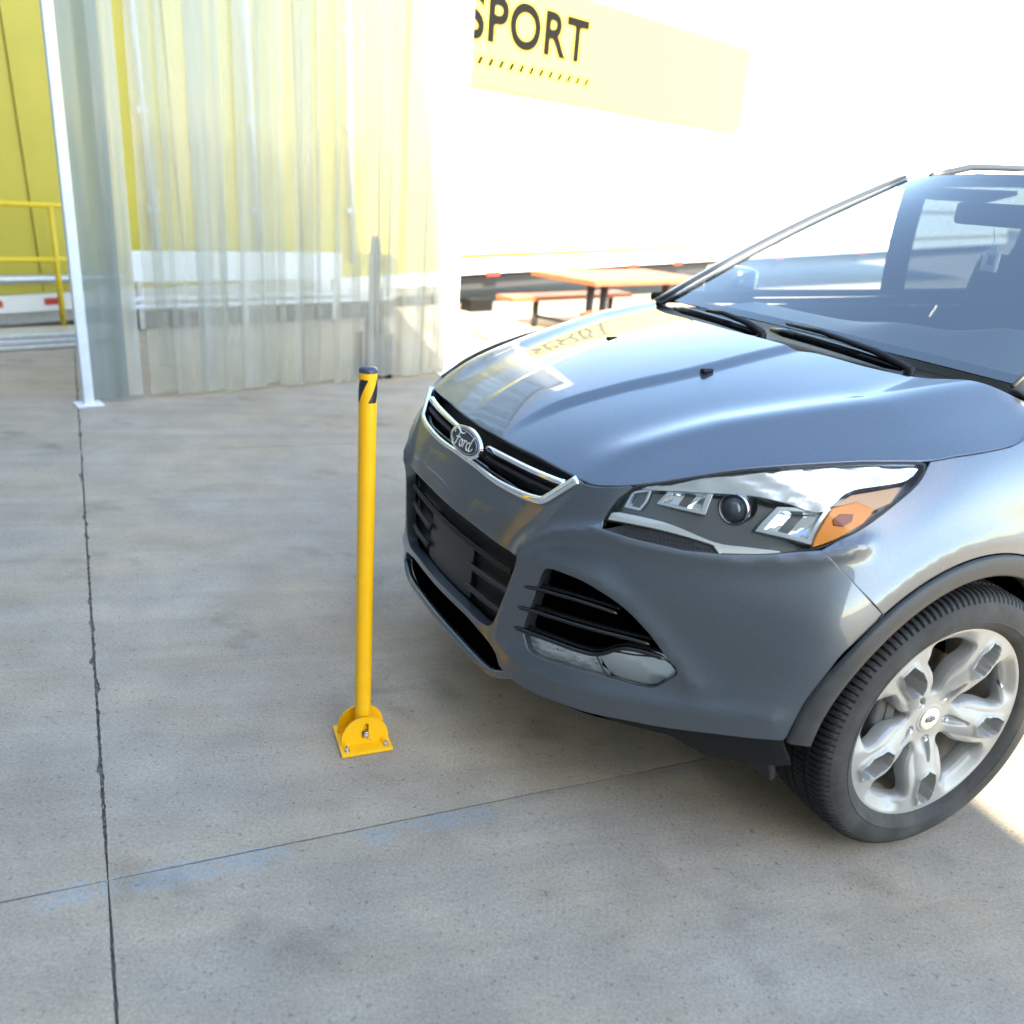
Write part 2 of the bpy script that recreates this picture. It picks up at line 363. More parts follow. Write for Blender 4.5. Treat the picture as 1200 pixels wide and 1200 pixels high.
def border_dist(pt, L):
    best = np.full(len(pt), 9.)
    for i in range(len(L)):
        a = np.array(L[i]); b = np.array(L[(i+1) % len(L)]); ab = b-a
        t = np.clip(((pt-a)@ab)/(ab@ab+1e-15), 0, 1); best = np.minimum(best, np.linalg.norm(pt-a-t[:, None]*ab, axis=1))
    return best
def panel(name, S, loops, mat, parent, off=0., thick=.012, step=.016, side=1, weld=False, roll=.0018, hole_thick=None, warp=None, **k):
    """a sheet of the master surface S bounded by (u, v) loops, with rounded, returned edges"""
    K = np.array([KU, KV]); Ls = [np.array(densify([np.array(p, float) for p in L], step))*K for L in loops]
    allp = np.concatenate(Ls); lo = allp.min(0); hi = allp.max(0)
    gx, gy = np.meshgrid(np.arange(lo[0]+step*.5, hi[0], step), np.arange(lo[1]+step*.5, hi[1], step))
    gx[1::2] += step*.5
    G = np.stack([gx.ravel(), gy.ravel()], 1); keep = inside(G, Ls[0])
    for L in Ls[1:]: keep &= ~inside(G, L)
    for L in Ls: keep &= border_dist(G, L) > step*.45
    G = G[keep]
    pts = np.concatenate(Ls+[G]); edges = []; o = 0; rings = []
    for L in Ls:
        n = len(L); edges += [(o+i, o+(i+1) % n) for i in range(n)]; rings.append(list(range(o, o+n))); o += n
    r = delaunay_2d_cdt([Vector(p) for p in pts.tolist()], edges, [], 0, 1e-7)
    V2 = np.array([tuple(v) for v in r[0]]); F = [tuple(f) for f in r[2]]
    omap = {}
    for i, orig in enumerate(r[3]):
        for q in orig: omap[q] = i
    rings = [[omap[q] for q in ring] for ring in rings]
    cen = np.array([V2[list(f)].mean(0) for f in F]); kf = inside(cen, Ls[0])
    for L in Ls[1:]: kf &= ~inside(cen, L)
    F = [f for f, kk in zip(F, kf) if kk]
    uv = V2/K; P = S(uv[:, 0], uv[:, 1]); N = snorm(S, uv[:, 0], uv[:, 1])
    P = P+N*off
    if warp is not None: P, N = warp(P, N)
    # orientation
    def ccw(f): a, b, c = V2[f[0]], V2[f[1]], V2[f[2]]; return (b[0]-a[0])*(c[1]-a[1])-(b[1]-a[1])*(c[0]-a[0]) > 0
    F = [f if ccw(f) else f[::-1] for f in F]
    V = list(P); NN = list(N)
    for li, ring in enumerate(rings):
        ring = [q for i, q in enumerate(ring) if q != ring[i-1]]
        area = sum(V2[ring[i]][0]*V2[ring[(i+1) % len(ring)]][1]-V2[ring[(i+1) % len(ring)]][0]*V2[ring[i]][1] for i in range(len(ring)))
        outward = 1 if area > 0 else -1
        if li: outward = -outward
        n = len(ring); ids = []
        th = thick if (li == 0 or hole_thick is None) else hole_thick
        for i, q in enumerate(ring):
            a = P[ring[i-1]]; b = P[ring[(i+1) % n]]; nn = N[q]
            t = np.cross(b-a, nn)*(1 if area > 0 else -1); t /= np.linalg.norm(t)+1e-12
            if li: t = -t
            b0 = len(V)
            cl = weld and abs(uv[q, 0]) < 1e-4
            if cl: t = t*[1, 0, 1]
            V += [P[q]+t*roll*.7-nn*roll*.3, P[q]+t*roll-nn*roll, P[q]+t*roll-nn*th]
            m1 = nn+t*.8; NN += [m1/np.linalg.norm(m1), t, t]; ids.append(b0)
        for i in range(n):
            j = (i+1) % n; q, q2 = ring[i], ring[j]
            if weld and abs(uv[q, 0]) < 1e-4 and abs(uv[q2, 0]) < 1e-4: continue
            A = (q, ids[i], ids[i]+1, ids[i]+2); B = (q2, ids[j], ids[j]+1, ids[j]+2)
            for s in range(3):
                f = (A[s], A[s+1], B[s+1], B[s])
                F.append(f if (area > 0) != bool(li) else f[::-1]) if not li else F.append(f if area > 0 else f[::-1]) 
    V = np.array(V); NN = np.array(NN); F = list(F)
    if side < 0:
        V = V*[1, -1, 1]; NN = NN*[1, -1, 1]; F = [f[::-1] for f in F]
    if weld:
        n = len(V); V[np.abs(V[:, 1]) < 2e-4, 1] = 0
        mp = [i if abs(V[i, 1]) == 0 else n+i for i in range(n)]
        V = np.concatenate([V, V*[1, -1, 1]]); cn = NN.copy(); z = V[:n, 1] == 0
        NN[z, 1] = 0; NN = np.concatenate([NN, cn*[1, -1, 1]])
        F = F+[tuple(mp[i] for i in f[::-1]) for f in F]
    ob = mesh(name, V, F, mat, parent, True, **k)
    nn = NN/(np.linalg.norm(NN, axis=1)[:, None]+1e-12)
    # make face winding agree with the wanted normals
    me = ob.data
    bad = [p.index for p in me.polygons if np.dot(np.mean([nn[i] for i in p.vertices], axis=0), p.normal) < 0]
    if bad:
        bm = bmesh.new(); bm.from_mesh(me); bm.faces.ensure_lookup_table()
        bmesh.ops.reverse_faces(bm, faces=[bm.faces[i] for i in bad]); bm.to_mesh(me); bm.free()
    me.normals_split_custom_set_from_vertices([tuple(map(float, q)) for q in nn])
    return ob
def pt(S, u, v, off=0.):
    P = S([u], [v])[0]; return P+snorm(S, [u], [v])[0]*off if off else P
def line3(S, uvs, off=0., step=.012, side=1):
    q = np.array(cr(uvs, step)); P = S(q[:, 0], q[:, 1])
    if off: P = P+snorm(S, q[:, 0], q[:, 1])*off
    return [Vector((p[0], p[1]*side, p[2])) for p in P]
def inv_xz(x, z, guess):
    """(u, v) of the point on the flank with given x and z"""
    g = np.array(guess, float)
    for _ in range(30):
        P = A1([g[0]], [g[1]])[0]; e = 1e-3
        Ju = (A1([g[0]+e], [g[1]])[0]-P)/e; Jv = (A1([g[0]], [g[1]+e])[0]-P)/e
        J = np.array([[Ju[0], Jv[0]], [Ju[2], Jv[2]]]); r = np.array([x-P[0], z-P[2]])
        d = np.linalg.solve(J, r); m = abs(d).max(); g += d*(1 if m < .5 else .5/m)
        if m < 1e-6: break
    return g
def inset(L, d):
    K = np.array([KU, KV]); q = [np.array(p)*K for p in L]; n = len(q); out = []
    area = sum(q[i][0]*q[(i+1) % n][1]-q[(i+1) % n][0]*q[i][1] for i in range(n)); s = 1 if area > 0 else -1
    for i in range(n):
        t = q[(i+1) % n]-q[i-1]; t /= np.linalg.norm(t)+1e-12; out.append((q[i]+np.array([-t[1], t[0]])*s*d)/K)
    return out
CAR = empty('parked_car', (0.594225, 2.481746, 0), -2.634936,
    label='dark grey metallic SUV with chrome grille bars and oval badge parked beside the yellow bollard', cat='car')
AX = np.array([0, .34])            # front axle x, z
def arch_uv(R, a0, a1, n, x0=0.):
    out = []; g = None
    for k in range(n+1):
        a = math.radians(a0+(a1-a0)*k/n); x, z = x0+R*math.cos(a), .34+R*math.sin(a)
        if g is None: g = (7.0, 4) if x > .2 else (8 - x/.35 if x > -.35 else 9-(x+.35)/.5, 5)
        g = inv_xz(x, z, g); out.append(tuple(g))
    return out
O = OUT
# ---- hood (both halves in one sheet)
hl = [(0, O['hood_edge'][0][1]+.02)]+list(O['hood_edge'])[1:]
hl += [(8.05, 7.25), (7.75, 7.55), (7.2, 7.45)]
hr = [(5.6, 6.93), (5.15, 6.82), (4.1, 6.66), (2.7, 6.55), (2.05, 6.37), (.95, 6.32), (0, 6.30)]
_h1 = cr(hl[:-3]); _h2 = cr([hl[-4], hl[-3], hl[-2], hl[-1], hr[0]])
hood = panel('hood', B0, [join(_h1, _h2, cr(hr))], PAINT, CAR, weld=True, thick=.02, step=.014, roll=.004)
# ---- front bumper skin
gv = O['grille_edge'][0][1]
bump_outer = join([(0, gv)], cr([(0, gv)]+list(O['grille_edge'])), cr(O['bump_top']), cr(O['hl_in'][::-1]), cr(O['hl_mesh_bot']),
                  cr(O['hl_bot'][::-1]), cr(O['seam']), cr(O['arch_out']), cr(O['bump_bot']),
                  cr(list(O['slot_top'])+[(0, O['slot_top'][-1][1])]))
lgc = O['lg_top'][0][1]; lgb = O['lg_bot'][-1][1]
lg_loop = join([(0, lgb)], [(0, lgc)], cr([(0, lgc)]+list(O['lg_top'])[1:]), cr(O['lg_right']), cr(list(O['lg_bot'])+[(0, lgb)]))
# the opening crosses the centre line, so it is part of the outline of the half sheet
def half_with_notch(outer, notch_top, notch_bot):
    return outer
low = join(cr(O['bump_bot'])[-1:], cr(list(O['slot_top'])+[(0, O['slot_top'][-1][1])]))
bump_half = join(cr([(0, gv)]+list(O['grille_edge'])), cr(O['bump_top']), cr(O['hl_in'][::-1]), cr(O['hl_mesh_bot']),
                 cr(O['hl_bot'][::-1]), cr(O['seam']), cr(O['arch_out']), cr(O['bump_bot']),
                 cr(list(O['slot_top'])+[(0, O['slot_top'][-1][1])]),
                 [(0, lgb)], cr(list(O['lg_bot'])+[(0, lgb)])[::-1], cr(O['lg_right'])[::-1], cr([(0, lgc)]+list(O['lg_top'])[1:])[::-1])
fog_loop = cr(O['fog'], closed=True)
bumper = panel('front_bumper', A1, [bump_half, fog_loop], PAINT, CAR, weld=True, thick=.03, hole_thick=.05, step=.013, roll=.0022)
# lower lip bar under the slot
lip = []
_lp = [(.0, 2.62), (.5, 2.60), (1.0, 2.56), (1.5, 2.52), (1.8, 2.55), (2.1, 2.75), (2.4, 3.0)]
lp = [Vector(p) for p in (A1(np.array([a for a, b in cr(_lp)]), np.array([b for a, b in cr(_lp)])))]
lip = [Vector((p.x, -p.y, p.z)) for p in lp[::-1][:-1]]+lp
MB().tube([p-Vector((.010, 0, 0)) for p in lip], .0115, 10, up=(0, 0, 1), flat=1.0).build('lower_lip', PAINT, CAR, True)
# ---- air dam
for s in (1, -1):
    dam = join(cr(list(O['bump_bot'])[:6])[::-1], cr([O['bump_bot'][0], O['dam_bot'][0]]), cr(list(O['dam_bot'])))
    panel('air_dam', A1, [dam], BLACK, CAR, off=-.010, thick=.02, side=s, roll=.003)
# ---- fender
ar = arch_uv(.4385, 48, 200, 40)
ar = [(p[0], p[1]) for p in ar]
fend = join(cr(O['seam'])[::-1], cr([O['seam'][0]]+list(O['hl_out'][::-1])[1:]), cr(list(O['fend_top'])),
            cr([O['fend_top'][-1], (8.25, 10.05), (8.6, 10.25), (9.0, 10.35), (9.55, 10.5)]), [(9.6, 1.2)], [(9.25, 1.0)], cr(ar)[::-1])
RIDGES.append(((*[tuple(p) for p in arch_uv(.47, 35, 160, 14)],), .006, .035))
for s in (1, -1):
    panel('fender', A1, [inset(fend, .0022)], PAINT, CAR, side=s, step=.014, thick=.014)
    door = [(9.65, 1.2), (9.62, 10.5), (10.9, 10.9), (12.15, 10.9), (12.15, 1.0), (9.67, 1.0)]
    d1 = panel('front_door', A1, [[np.array(p) for p in door]], PAINT, CAR, side=s, step=.05, thick=.014)
    MB().box((-1.45, s*.945, .92), (.2, .03, .03), bev=.008).build('handle', PAINT, d1, True)
    d2 = panel('rear_door', A1, [[np.array(p) for p in [(12.2, 1.0), (12.2, 10.9), (13.7, 10.9), (13.7, 5), (13.2, 1)]]], PAINT, CAR, side=s, step=.05, thick=.014)
    MB().box((-2.35, s*.95, .94), (.2, .03, .03), bev=.008).build('handle', PAINT, d2, True)
    rq = [(13.75, 5.0), (13.75, 10.9), (15.2, 10.9), (15.6, 8), (15.6, 2.6), (14.55, 2.4)]
    rear_ar = []
    for k in range(0, 21):
        a = math.radians(10+150*k/20); rear_ar.append(inv_xz(-2.69+.42*math.cos(a), .34+.42*math.sin(a), (13.4-(.42*math.cos(a))/.55*1.0, 5)))
    panel('rear_quarter', A1, [join([(13.28, 1.0)], [(13.75, 5.2)], [(13.75, 10.9)], [(15.4, 10.9)], [(15.9, 8)], [(15.9, 2.3)], [(14.75, 2.0)], [rear_ar[-1]], rear_ar[::-1])] if False else [[np.array(p) for p in rq]], PAINT, CAR, side=s, step=.05, thick=.014)
panel('tailgate', A1, [[np.array(p) for p in [(0, 0)]]] , PAINT, CAR) if False else None
tg = [(15.95, 2.0), (15.95, 10.9), (17, 10.9), (17, 2.0)]
for s in (1, -1): panel('tailgate', A1, [[np.array(p) for p in tg]], PAINT, CAR, side=s, step=.06)
# ---- wheel-arch mouldings
def moulding(side):
    n = 70; V = []; F = []; prof = [(.4375, .001), (.4365, .007), (.432, .0095), (.410, .0100), (.394, .0085), (.388, .002), (.386, -.02), (.386, -.05)]
    gs = [None]*len(prof)
    for k in range(n+1):
        a = math.radians(4.5+(193)*k/n)
        for pi_, (R, h) in enumerate(prof):
            x, z = R*math.cos(a), .34+R*math.sin(a)
            g = inv_xz(x, max(z, .14), gs[pi_] if gs[pi_] is not None else (5.9, 2.9)); gs[pi_] = g
            P = A1(g[:1], g[1:])[0]; N = snorm(A1, g[:1], g[1:])[0]
            y = P[1]+h*1.0; V.append((x, y*side, z))
    m = len(prof)
    for k in range(n):
        for i in range(m-1):
            f = (k*m+i, (k+1)*m+i, (k+1)*m+i+1, k*m+i+1); F.append(f if side < 0 else f[::-1])
    return mesh('arch_moulding', V, F, ARCH, CAR, True)
for s in (1, -1): moulding(s)
# ---- inner liners, engine bay and floor: dark closed volumes that stop light leaking through
for s in (1, -1):
    for x0 in (0, -2.69):
        V = []; F = []; n = 28
        for k in range(n+1):
            a = math.radians(12+176*k/n)
            for y in (.835, .50): V.append((x0+.43*math.cos(a), s*y, .34+.43*math.sin(a)))
            V.append((x0, s*.50, .34))
        for k in range(n): F += [(3*k, 3*k+3, 3*k+4, 3*k+1), (3*k+1, 3*k+4, 3*k+2)]
        mesh('wheel_liner', V, F, VOID, CAR)
for s in (1, -1):
    bay = join([(0, 1.3), (0, 7.8), (2.2, 8.0), (3.2, 7.6), (5.6, 7.5), (5.7, 1.6)])
    panel('front_cavity', A1, [bay], VOID, CAR, off=-.11, thick=.02, side=s, step=.05)
u = MB(); u.box((-.12, 0, .57), (1.25, .98, .5)); u.box((-1.34, 0, .62), (1.9, 1.66, .78)); u.box((-2.7, 0, .6), (1.2, .98, .7)); u.box((-3.35, 0, .65), (.35, 1.5, .7))
u.build('underbody', VOID, CAR)
tu = np.linspace(0, 5.6, 30); tp = A1(tu, np.full(30, 1.6)); V = [(p[0]-.17, p[1]*.86, .262) for p in tp]
V = V+[(.35, .70, .262), (.35, -.70, .262)]+[(x, -y, z) for x, y, z in V[:30][::-1][:-1]]
sk = [(p[0]-.17, p[1]*.86) for p in tp]; sk = sk+[(x, -y) for x, y in sk[::-1]]
sk = [(x, -y) for x, y in sk[:30]][::-1]+sk[:30]
mesh('shade_skirt', [(x, y, .175) for x, y in sk]+[(x, y, .34) for x, y in sk], [(i, i+1, len(sk)+i+1, len(sk)+i) for i in range(len(sk)-1)], VOID, CAR)  # hidden skirt added to block light and darken the ground below the bumper
mesh('undertray', V, [tuple(range(len(V)))], VOID, CAR)
# ---- upper grille
gl = [(0, O['grille_edge'][0][1]+.05)]+[tuple(p) for p in O['grille_edge']]
rim3 = line3(A1, [(0, gv)]+list(O['grille_edge']), .004)
full = [Vector((p.x, -p.y, p.z)) for p in rim3[::-1][:-1]]+rim3
MB().tube(full, [.0055+.0035*min(1, abs(p.y)/.33) for p in full], 10, up=(0, .0, 1), flat=1.25).build('grille_surround', CHROME, CAR, True)
for s in (1, -1):
    b = line3(A1, O['cbar'], 0, side=s)
    g = MB().tube(b, .0105, 10, up=(0, 0, 1), flat=.8).build('grille_bar', CHROME, CAR, True)
    lo_ = line3(A1, [(p[0]*1.0, p[1]-.20) for p in O['cbar']], -.012, side=s)
    MB().tube(lo_, .014, 8, flat=.5).build('grille_blade', BLACK, CAR, True)
    panel('grille_backing', A1, [join([(0, gv-.2)], cr([(0, gv-.2)]+[(p[0], p[1]-.15) for p in O['grille_edge']]), [(2.15, 8.3)], [(0, 8.5)])], BLACK, CAR, off=-.045, side=s, step=.03, roll=.001)
    sh = line3(A1, [(0, gv+.12), (1.0, gv+.10), (1.7, gv+.12), (1.95, gv+.3)], -.022, side=s)
    MB().tube(sh, .017, 8, flat=.35).build('grille_shelf', BLACK_G, CAR, True)
# emblem
bo = pt(A1, 0, 7.73, .012); EM = Vector((.832, 0, .817)); er = Matrix.Rotation(math.radians(90-12), 3, 'Y')
def oval(rx, rz, h0, h1, n=48, dome=0):
    V = []; F = []
    for i, (f, hh) in enumerate([(1, h0), (1, h1), (.97, h1+.001)]):
        V += [(hh, rx*f*math.cos(2*PI*k/n), rz*f*math.sin(2*PI*k/n)) for k in range(n)]
    rings = 3
    for j in range(1, 6):
        f = .97*(1-j/6); V += [(h1+.001+dome*(1-f*f), rx*f*math.cos(2*PI*k/n), rz*f*math.sin(2*PI*k/n)) for k in range(n)]; rings += 1
    V.append((h1+.001+dome, 0, 0))
    for r in range(rings-1):
        for k in range(n): F.append((r*n+k, r*n+(k+1) % n, (r+1)*n+(k+1) % n, (r+1)*n+k))
    for k in range(n): F.append(((rings-1)*n+k, (rings-1)*n+(k+1) % n, rings*n))
    return V, F
tilt = Matrix.Rotation(math.radians(-12), 3, 'Y')
def place(V): return [tuple(tilt @ Vector(v)+EM) for v in V]
NAVY = mat('dark_blue_badge', (.012, .02, .04), .35, coat=.25)
V, F = oval(.089, .0385, -.006, .0025, dome=.001); em = mesh('badge', place(V), F, CHROME, CAR, auto=40)
V, F = oval(.080, .0315, .0, .0036, dome=.002); mesh('badge_field', place(V), F, NAVY, em, auto=40)
# a thin bright line just inside the rim and the script lettering "Ford"
mb = MB(); n = 60
mb.tube([place([(.0052, .0745*math.cos(2*PI*k/n), .0272*math.sin(2*PI*k/n))])[0] for k in range(n+1)], .0009, 6)
mb.build('badge_line', SATIN, em, True)
def bez(pts, k=8):
    P = [Vector((*p, 0)) for p in pts]; o = []
    for i in range(len(P)-1):
        p0, p1, p2, p3 = P[max(i-1, 0)], P[i], P[i+1], P[min(i+2, len(P)-1)]
        for j in range(k):
            t = j/k; o.append(.5*((2*p1)+(-p0+p2)*t+(2*p0-5*p1+4*p2-p3)*t*t+(-p0+3*p1-3*p2+p3)*t**3))
    o.append(P[-1]); return o
strokes = [
 [(-47, 8), (-50, 14), (-44, 20), (-34, 20), (-22, 15), (-10, 15), (-2, 19)],                 # F top flourish
 [(-24, 15), (-27, 6), (-31, -6), (-37, -16), (-45, -19), (-51, -14), (-48, -8)],              # F stem
 [(-38, 1), (-30, 2), (-21, 3), (-18, 6)],                                                     # F cross bar
 [(-8, 2), (-14, 0), (-17, -7), (-14, -13), (-8, -13), (-4, -7), (-6, 0), (-10, 3), (-4, 1), (2, 3)],   # o
 [(2, 3), (5, 3), (4, -3), (1, -13), (4, -4), (8, 2), (13, 4), (15, 1)],                       # r
 [(31, 3), (25, 4), (19, 0), (17, -7), (20, -13), (26, -12), (31, -4)],                        # d bowl
 [(42, 20), (36, 10), (31, -3), (29, -11), (33, -13), (40, -9), (45, -4)]]                     # d stem
mb = MB()
for st in strokes:
    q = bez(st); L = len(q)
    mb.tube([place([(.0060, p.x*.00122, p.y*.00118)])[0] for p in q], [.0014+.0012*math.sin(PI*i/L) for i in range(L)], 6)
mb.build('script_lettering', mat('bright_silver', (.9, .9, .9), .4, .6), em, True)
# ---- lower grille
GP = mat('number_plate_blank', (.012, .012, .013), .4, noise=(6, .15, (1, 1, 1), .08))
bar = line3(A1, [(0, O['bar1'][0][1])]+list(O['bar1'])+[(2.0, O['bar1'][-1][1])], -.020)
full = [Vector((p.x, -p.y, p.z)) for p in bar[::-1][:-1]]+bar
MB().tube(full, .006, 8, flat=1.5).build('grille_slat', BLACK, CAR, True)
for s in (1, -1):
    for key in ('sl2', 'sl3'):
        b = line3(A1, list(O[key])+[(O[key][-1][0]+.12, O[key][-1][1])], -.022, side=s)
        MB().tube(b, .0062, 8, flat=1.4).build('grille_slat', DARKGREY, CAR, True)
    pl_ = [(0, 3.95), (0, O['bar1'][0][1]-.1), (O['sl2'][0][0]+.05, O['bar1'][0][1]-.08), (O['sl3'][0][0]+.05, 3.98)]
    panel('mounting_plate', A1, [join(*[[p] for p in pl_])], GP, CAR, off=-.030, side=s, step=.03, weld=False)
    sb_ = [(0, 2.5), (0, 3.7), (2.3, 3.7), (2.3, 2.75), (1.6, 2.5)]
    panel('grille_backing', A1, [join(*[[p] for p in sb_])], VOID, CAR, off=-.022, side=s, step=.04)
    bk = [(0, 3.0), (0, 6.3), (2.2, 6.3), (2.0, 3.0)]
    panel('grille_backing', A1, [join(*[[p] for p in bk])], BLACK, CAR, off=-.042, side=s, step=.04)
    fb = [(1.9, 2.9), (2.0, 6.3), (4.9, 5.9), (4.9, 2.9)]
    panel('fog_pocket_back', A1, [join(*[[p] for p in fb])], VOID, CAR, off=-.052, side=s, step=.04)
    for key, hh in (('fs1', .006), ('fs2', .0065), ('fs3', .007)):
        b = line3(A1, O[key], 0, side=s)
        MB().tube(b, [.002]+[hh]*(len(b)-2)+[.003], 8, flat=.8).build('fog_slat', BLACK_G, CAR, True)
        b2 = line3(A1, O[key], -.022, side=s); MB().tube(b2, .009, 6, flat=.45).build('fog_slat_web', BLACK, CAR, True)
LENS = glass('clear_lens', (.95, .97, .98), 0, 1.28)
FROST = mat('fluted_reflector', (.85, .87, .88), .32, .45)
for s in (1, -1):
    fl = empty('fog_lamp'); fl.parent = CAR
    lens = panel('lens', A1, [cr(O['fog_lamp'], closed=True)], LENS, fl, side=s, step=.008, thick=.006, off=-.006)
    c0 = pt(A1, *np.mean(O['fog_lamp'], 0), -.035)
    refl = panel('reflector', A1, [cr([tuple(np.mean(O['fog_lamp'], 0)+(np.array(p)-np.mean(O['fog_lamp'], 0))*.97) for p in O['fog_lamp']], closed=True)], FROST, fl, side=s, off=-.026, step=.006, thick=.002,
                 warp=lambda P, N: (P-N*(.012*np.exp(-(np.linalg.norm(P-P.mean(0), axis=1)/.03)**2))[:, None], N+np.array([0, 0, .30])*(np.sin(P[:, 2]*900)*(P[:, 0] < P[:, 0].mean()-.018))[:, None]+np.array([0, .15, .12])*(np.where((P[:, 2]-P[:, 2].mean())*1.0 > (P[:, 0]-P[:, 0].mean())*.35, 1, -1)*(P[:, 0] >= P[:, 0].mean()-.018))[:, None]))
    rg = line3(A1, list(O['fog_lamp'])+[O['fog_lamp'][0]], -.006, side=s); MB().tube(rg, .0022, 6).build('lens_rim', DARKGREY, fl, True)
    dl = empty('daytime_lamp'); dl.parent = CAR
    panel('lens', A1, [cr(O['fog_strip'], closed=True)], LENS, dl, side=s, step=.01, thick=.006, off=-.008)
    sm = mat('lamp_strip_silver', (.62, .62, .62), .3, .5, noise=(70, .5, (1, .3, 2), .1))
    panel('reflector', A1, [cr([tuple(np.mean(O['fog_strip'], 0)+(np.array(p)-np.mean(O['fog_strip'], 0))*.96) for p in O['fog_strip']], closed=True)], sm, dl, side=s, off=-.024, step=.01, thick=.002)
# ---- headlights
WHITE_C = mat('silver_bezel', (.56, .60, .65), .16, .9)
CH2 = mat('reflector_chrome', (.75, .77, .8), .12, 1)
AMB = mat('amber_plastic', (.85, .26, .0), .4, coat=.1)
AMB2 = mat('dark_amber', (.25, .035, .01), .4)
AMBP = mat('pale_amber', (.62, .34, .16), .4, coat=.2)
SMOKE = mat('smoked_chrome', (.16, .17, .185), .2, .85)
HLout = join(cr([O['hl_in'][0], O['hl_in'][1], O['hl_in'][2], O['hl_top'][0]]), cr(list(O['hl_top'])), cr(list(O['hl_out'])), cr([O['hl_out'][-1]]+list(O['hl_bot'])), cr(O['hl_mesh_top']))
def shrink(L, f, cen=None):
    L = [np.array(p) for p in L]; c = np.mean(L, 0) if cen is None else cen
    return [c+(p-c)*f for p in L]
for s in (1, -1):
    H = empty('headlight'); H.parent = CAR
    panel('lens', A1, [inset(HLout, .0015)], LENS, H, side=s, step=.014, thick=.010, off=0.001)
    seal = [Vector((p[0], p[1]*s, p[2])) for p in [pt(A1, *q, -.006) for q in inset(HLout, .002)]]
    MB().tube(seal+[seal[0]], .0028, 6).build('seal', DARKGREY, H, True)
    panel('bowl', A1, [inset(HLout, .003)], SMOKE, H, side=s, off=-.055, step=.016, thick=-.045, roll=.001)
    bz = panel('bezel', A1, [cr(O['bez'], closed=True)], WHITE_C, H, side=s, off=-.016, thick=.02, step=.012,
          warp=lambda P, N: (P+N*(.0008*np.sin((P[:, 2]+.13*P[:, 0])*420))[:, None], N+np.array([0, 0, 1])*(.17*np.cos((P[:, 2]+.13*P[:, 0])*420))[:, None]))
    panel('lower_trim', A1, [cr(O['lowbar'], closed=True)], CH2, H, side=s, off=-.012, thick=.012, step=.01)
    for key in ('refl0', 'refl1', 'refl2'):
        L = densify([np.array(p) for p in O[key]], .02); c = np.mean(O[key], 0)
        panel('reflector_frame', A1, [L, shrink(L, .80, c)[::-1]], WHITE_C, H, side=s, off=-.020, thick=.02, hole_thick=.03, step=.01)
        panel('reflector', A1, [shrink(L, .84, c)], CH2, H, side=s, off=-.046, thick=.003, step=.008,
              warp=lambda P, N: (P-N*(.010*np.cos((P[:, 1]-P[:, 1].mean())*60))[:, None], N+np.array([.6, 0, .0])*(np.sign(np.sin((P[:, 1]-P[:, 2])*110))*.5)[:, None]))
    pj = np.array(pt(A1, *O['projector'][0], -.040)); d = np.array([.90, .36, .05]); d /= np.linalg.norm(d)
    mp = MB(); mp.lathe([(.0, .030), (.010, .029), (.018, .025), (.024, .018), (.027, .008), (.0275, 0), (.0275, -.02)], 28)
    mr = MB(); mr.lathe([(.0275, .004), (.031, .010), (.035, .009), (.037, .0), (.037, -.03)], 28)
    q = Vector((d[0], d[1]*s, d[2])).to_track_quat('Z', 'Y').to_matrix()
    for b, nm, mt in ((mp, 'projector_lens', mat('projector_glass', (.05, .06, .07), .03, 0, 1)), (mr, 'projector_ring', CH2)):
        b.V = [tuple(q @ Vector(v)+Vector((pj[0], pj[1]*s, pj[2]))) for v in b.V]; b.build(nm, mt, H, True)
    panel('turn_signal', A1, [[np.array(p) for p in O['amber']]], AMB, H, side=s, off=-.008, thick=.02, step=.01)
    panel('side_marker', A1, [[np.array(p) for p in O['amber_pale']]], AMBP, H, side=s, off=-.010, thick=.02, step=.01)
    panel('marker_bulb', A1, [[np.array(p) for p in O['amber_dot']]], AMB2, H, side=s, off=-.0050, thick=.004, step=.01)
    # honeycomb strip below the lens
    strip = join(cr(O['hl_mesh_bot']), cr(list(O['hl_bot'][::-1])[:1]), cr(O['hl_mesh_top']))
    hc = mat('honeycomb_black', (.015, .015, .016), .4)
    panel('honeycomb_strip', A1, [strip], hc, H, side=s, off=-.006, thick=.01, step=.01)
    mbk = MB(); Lk = np.array(strip)*[KU, KV]
    for i, uu in enumerate(np.arange(2.7, 4.7, .045)):
        for j, vv in enumerate(np.arange(6.7, 7.45, .075)):
            q2 = np.array([[uu+(.0225 if j % 2 else 0), vv]])
            if inside(q2*[KU, KV], Lk)[0] and border_dist(q2*[KU, KV], Lk)[0] > .003:
                c_ = pt(A1, *q2[0], -.0035); nn = snorm(A1, q2[:, 0], q2[:, 1])[0]
                M3 = Vector((nn[0], nn[1]*s, nn[2])).to_track_quat('Z', 'Y').to_matrix()
                bb = MB(); bb.lathe([(.0018, .0), (.0028, .0016), (.0036, 0)], 6)
                mbk.add([tuple(M3 @ Vector(v)+Vector((c_[0], c_[1]*s, c_[2]))) for v in bb.V], bb.F)
    mbk.build('honeycomb_cells', DARKGREY, H, True, kind='stuff')
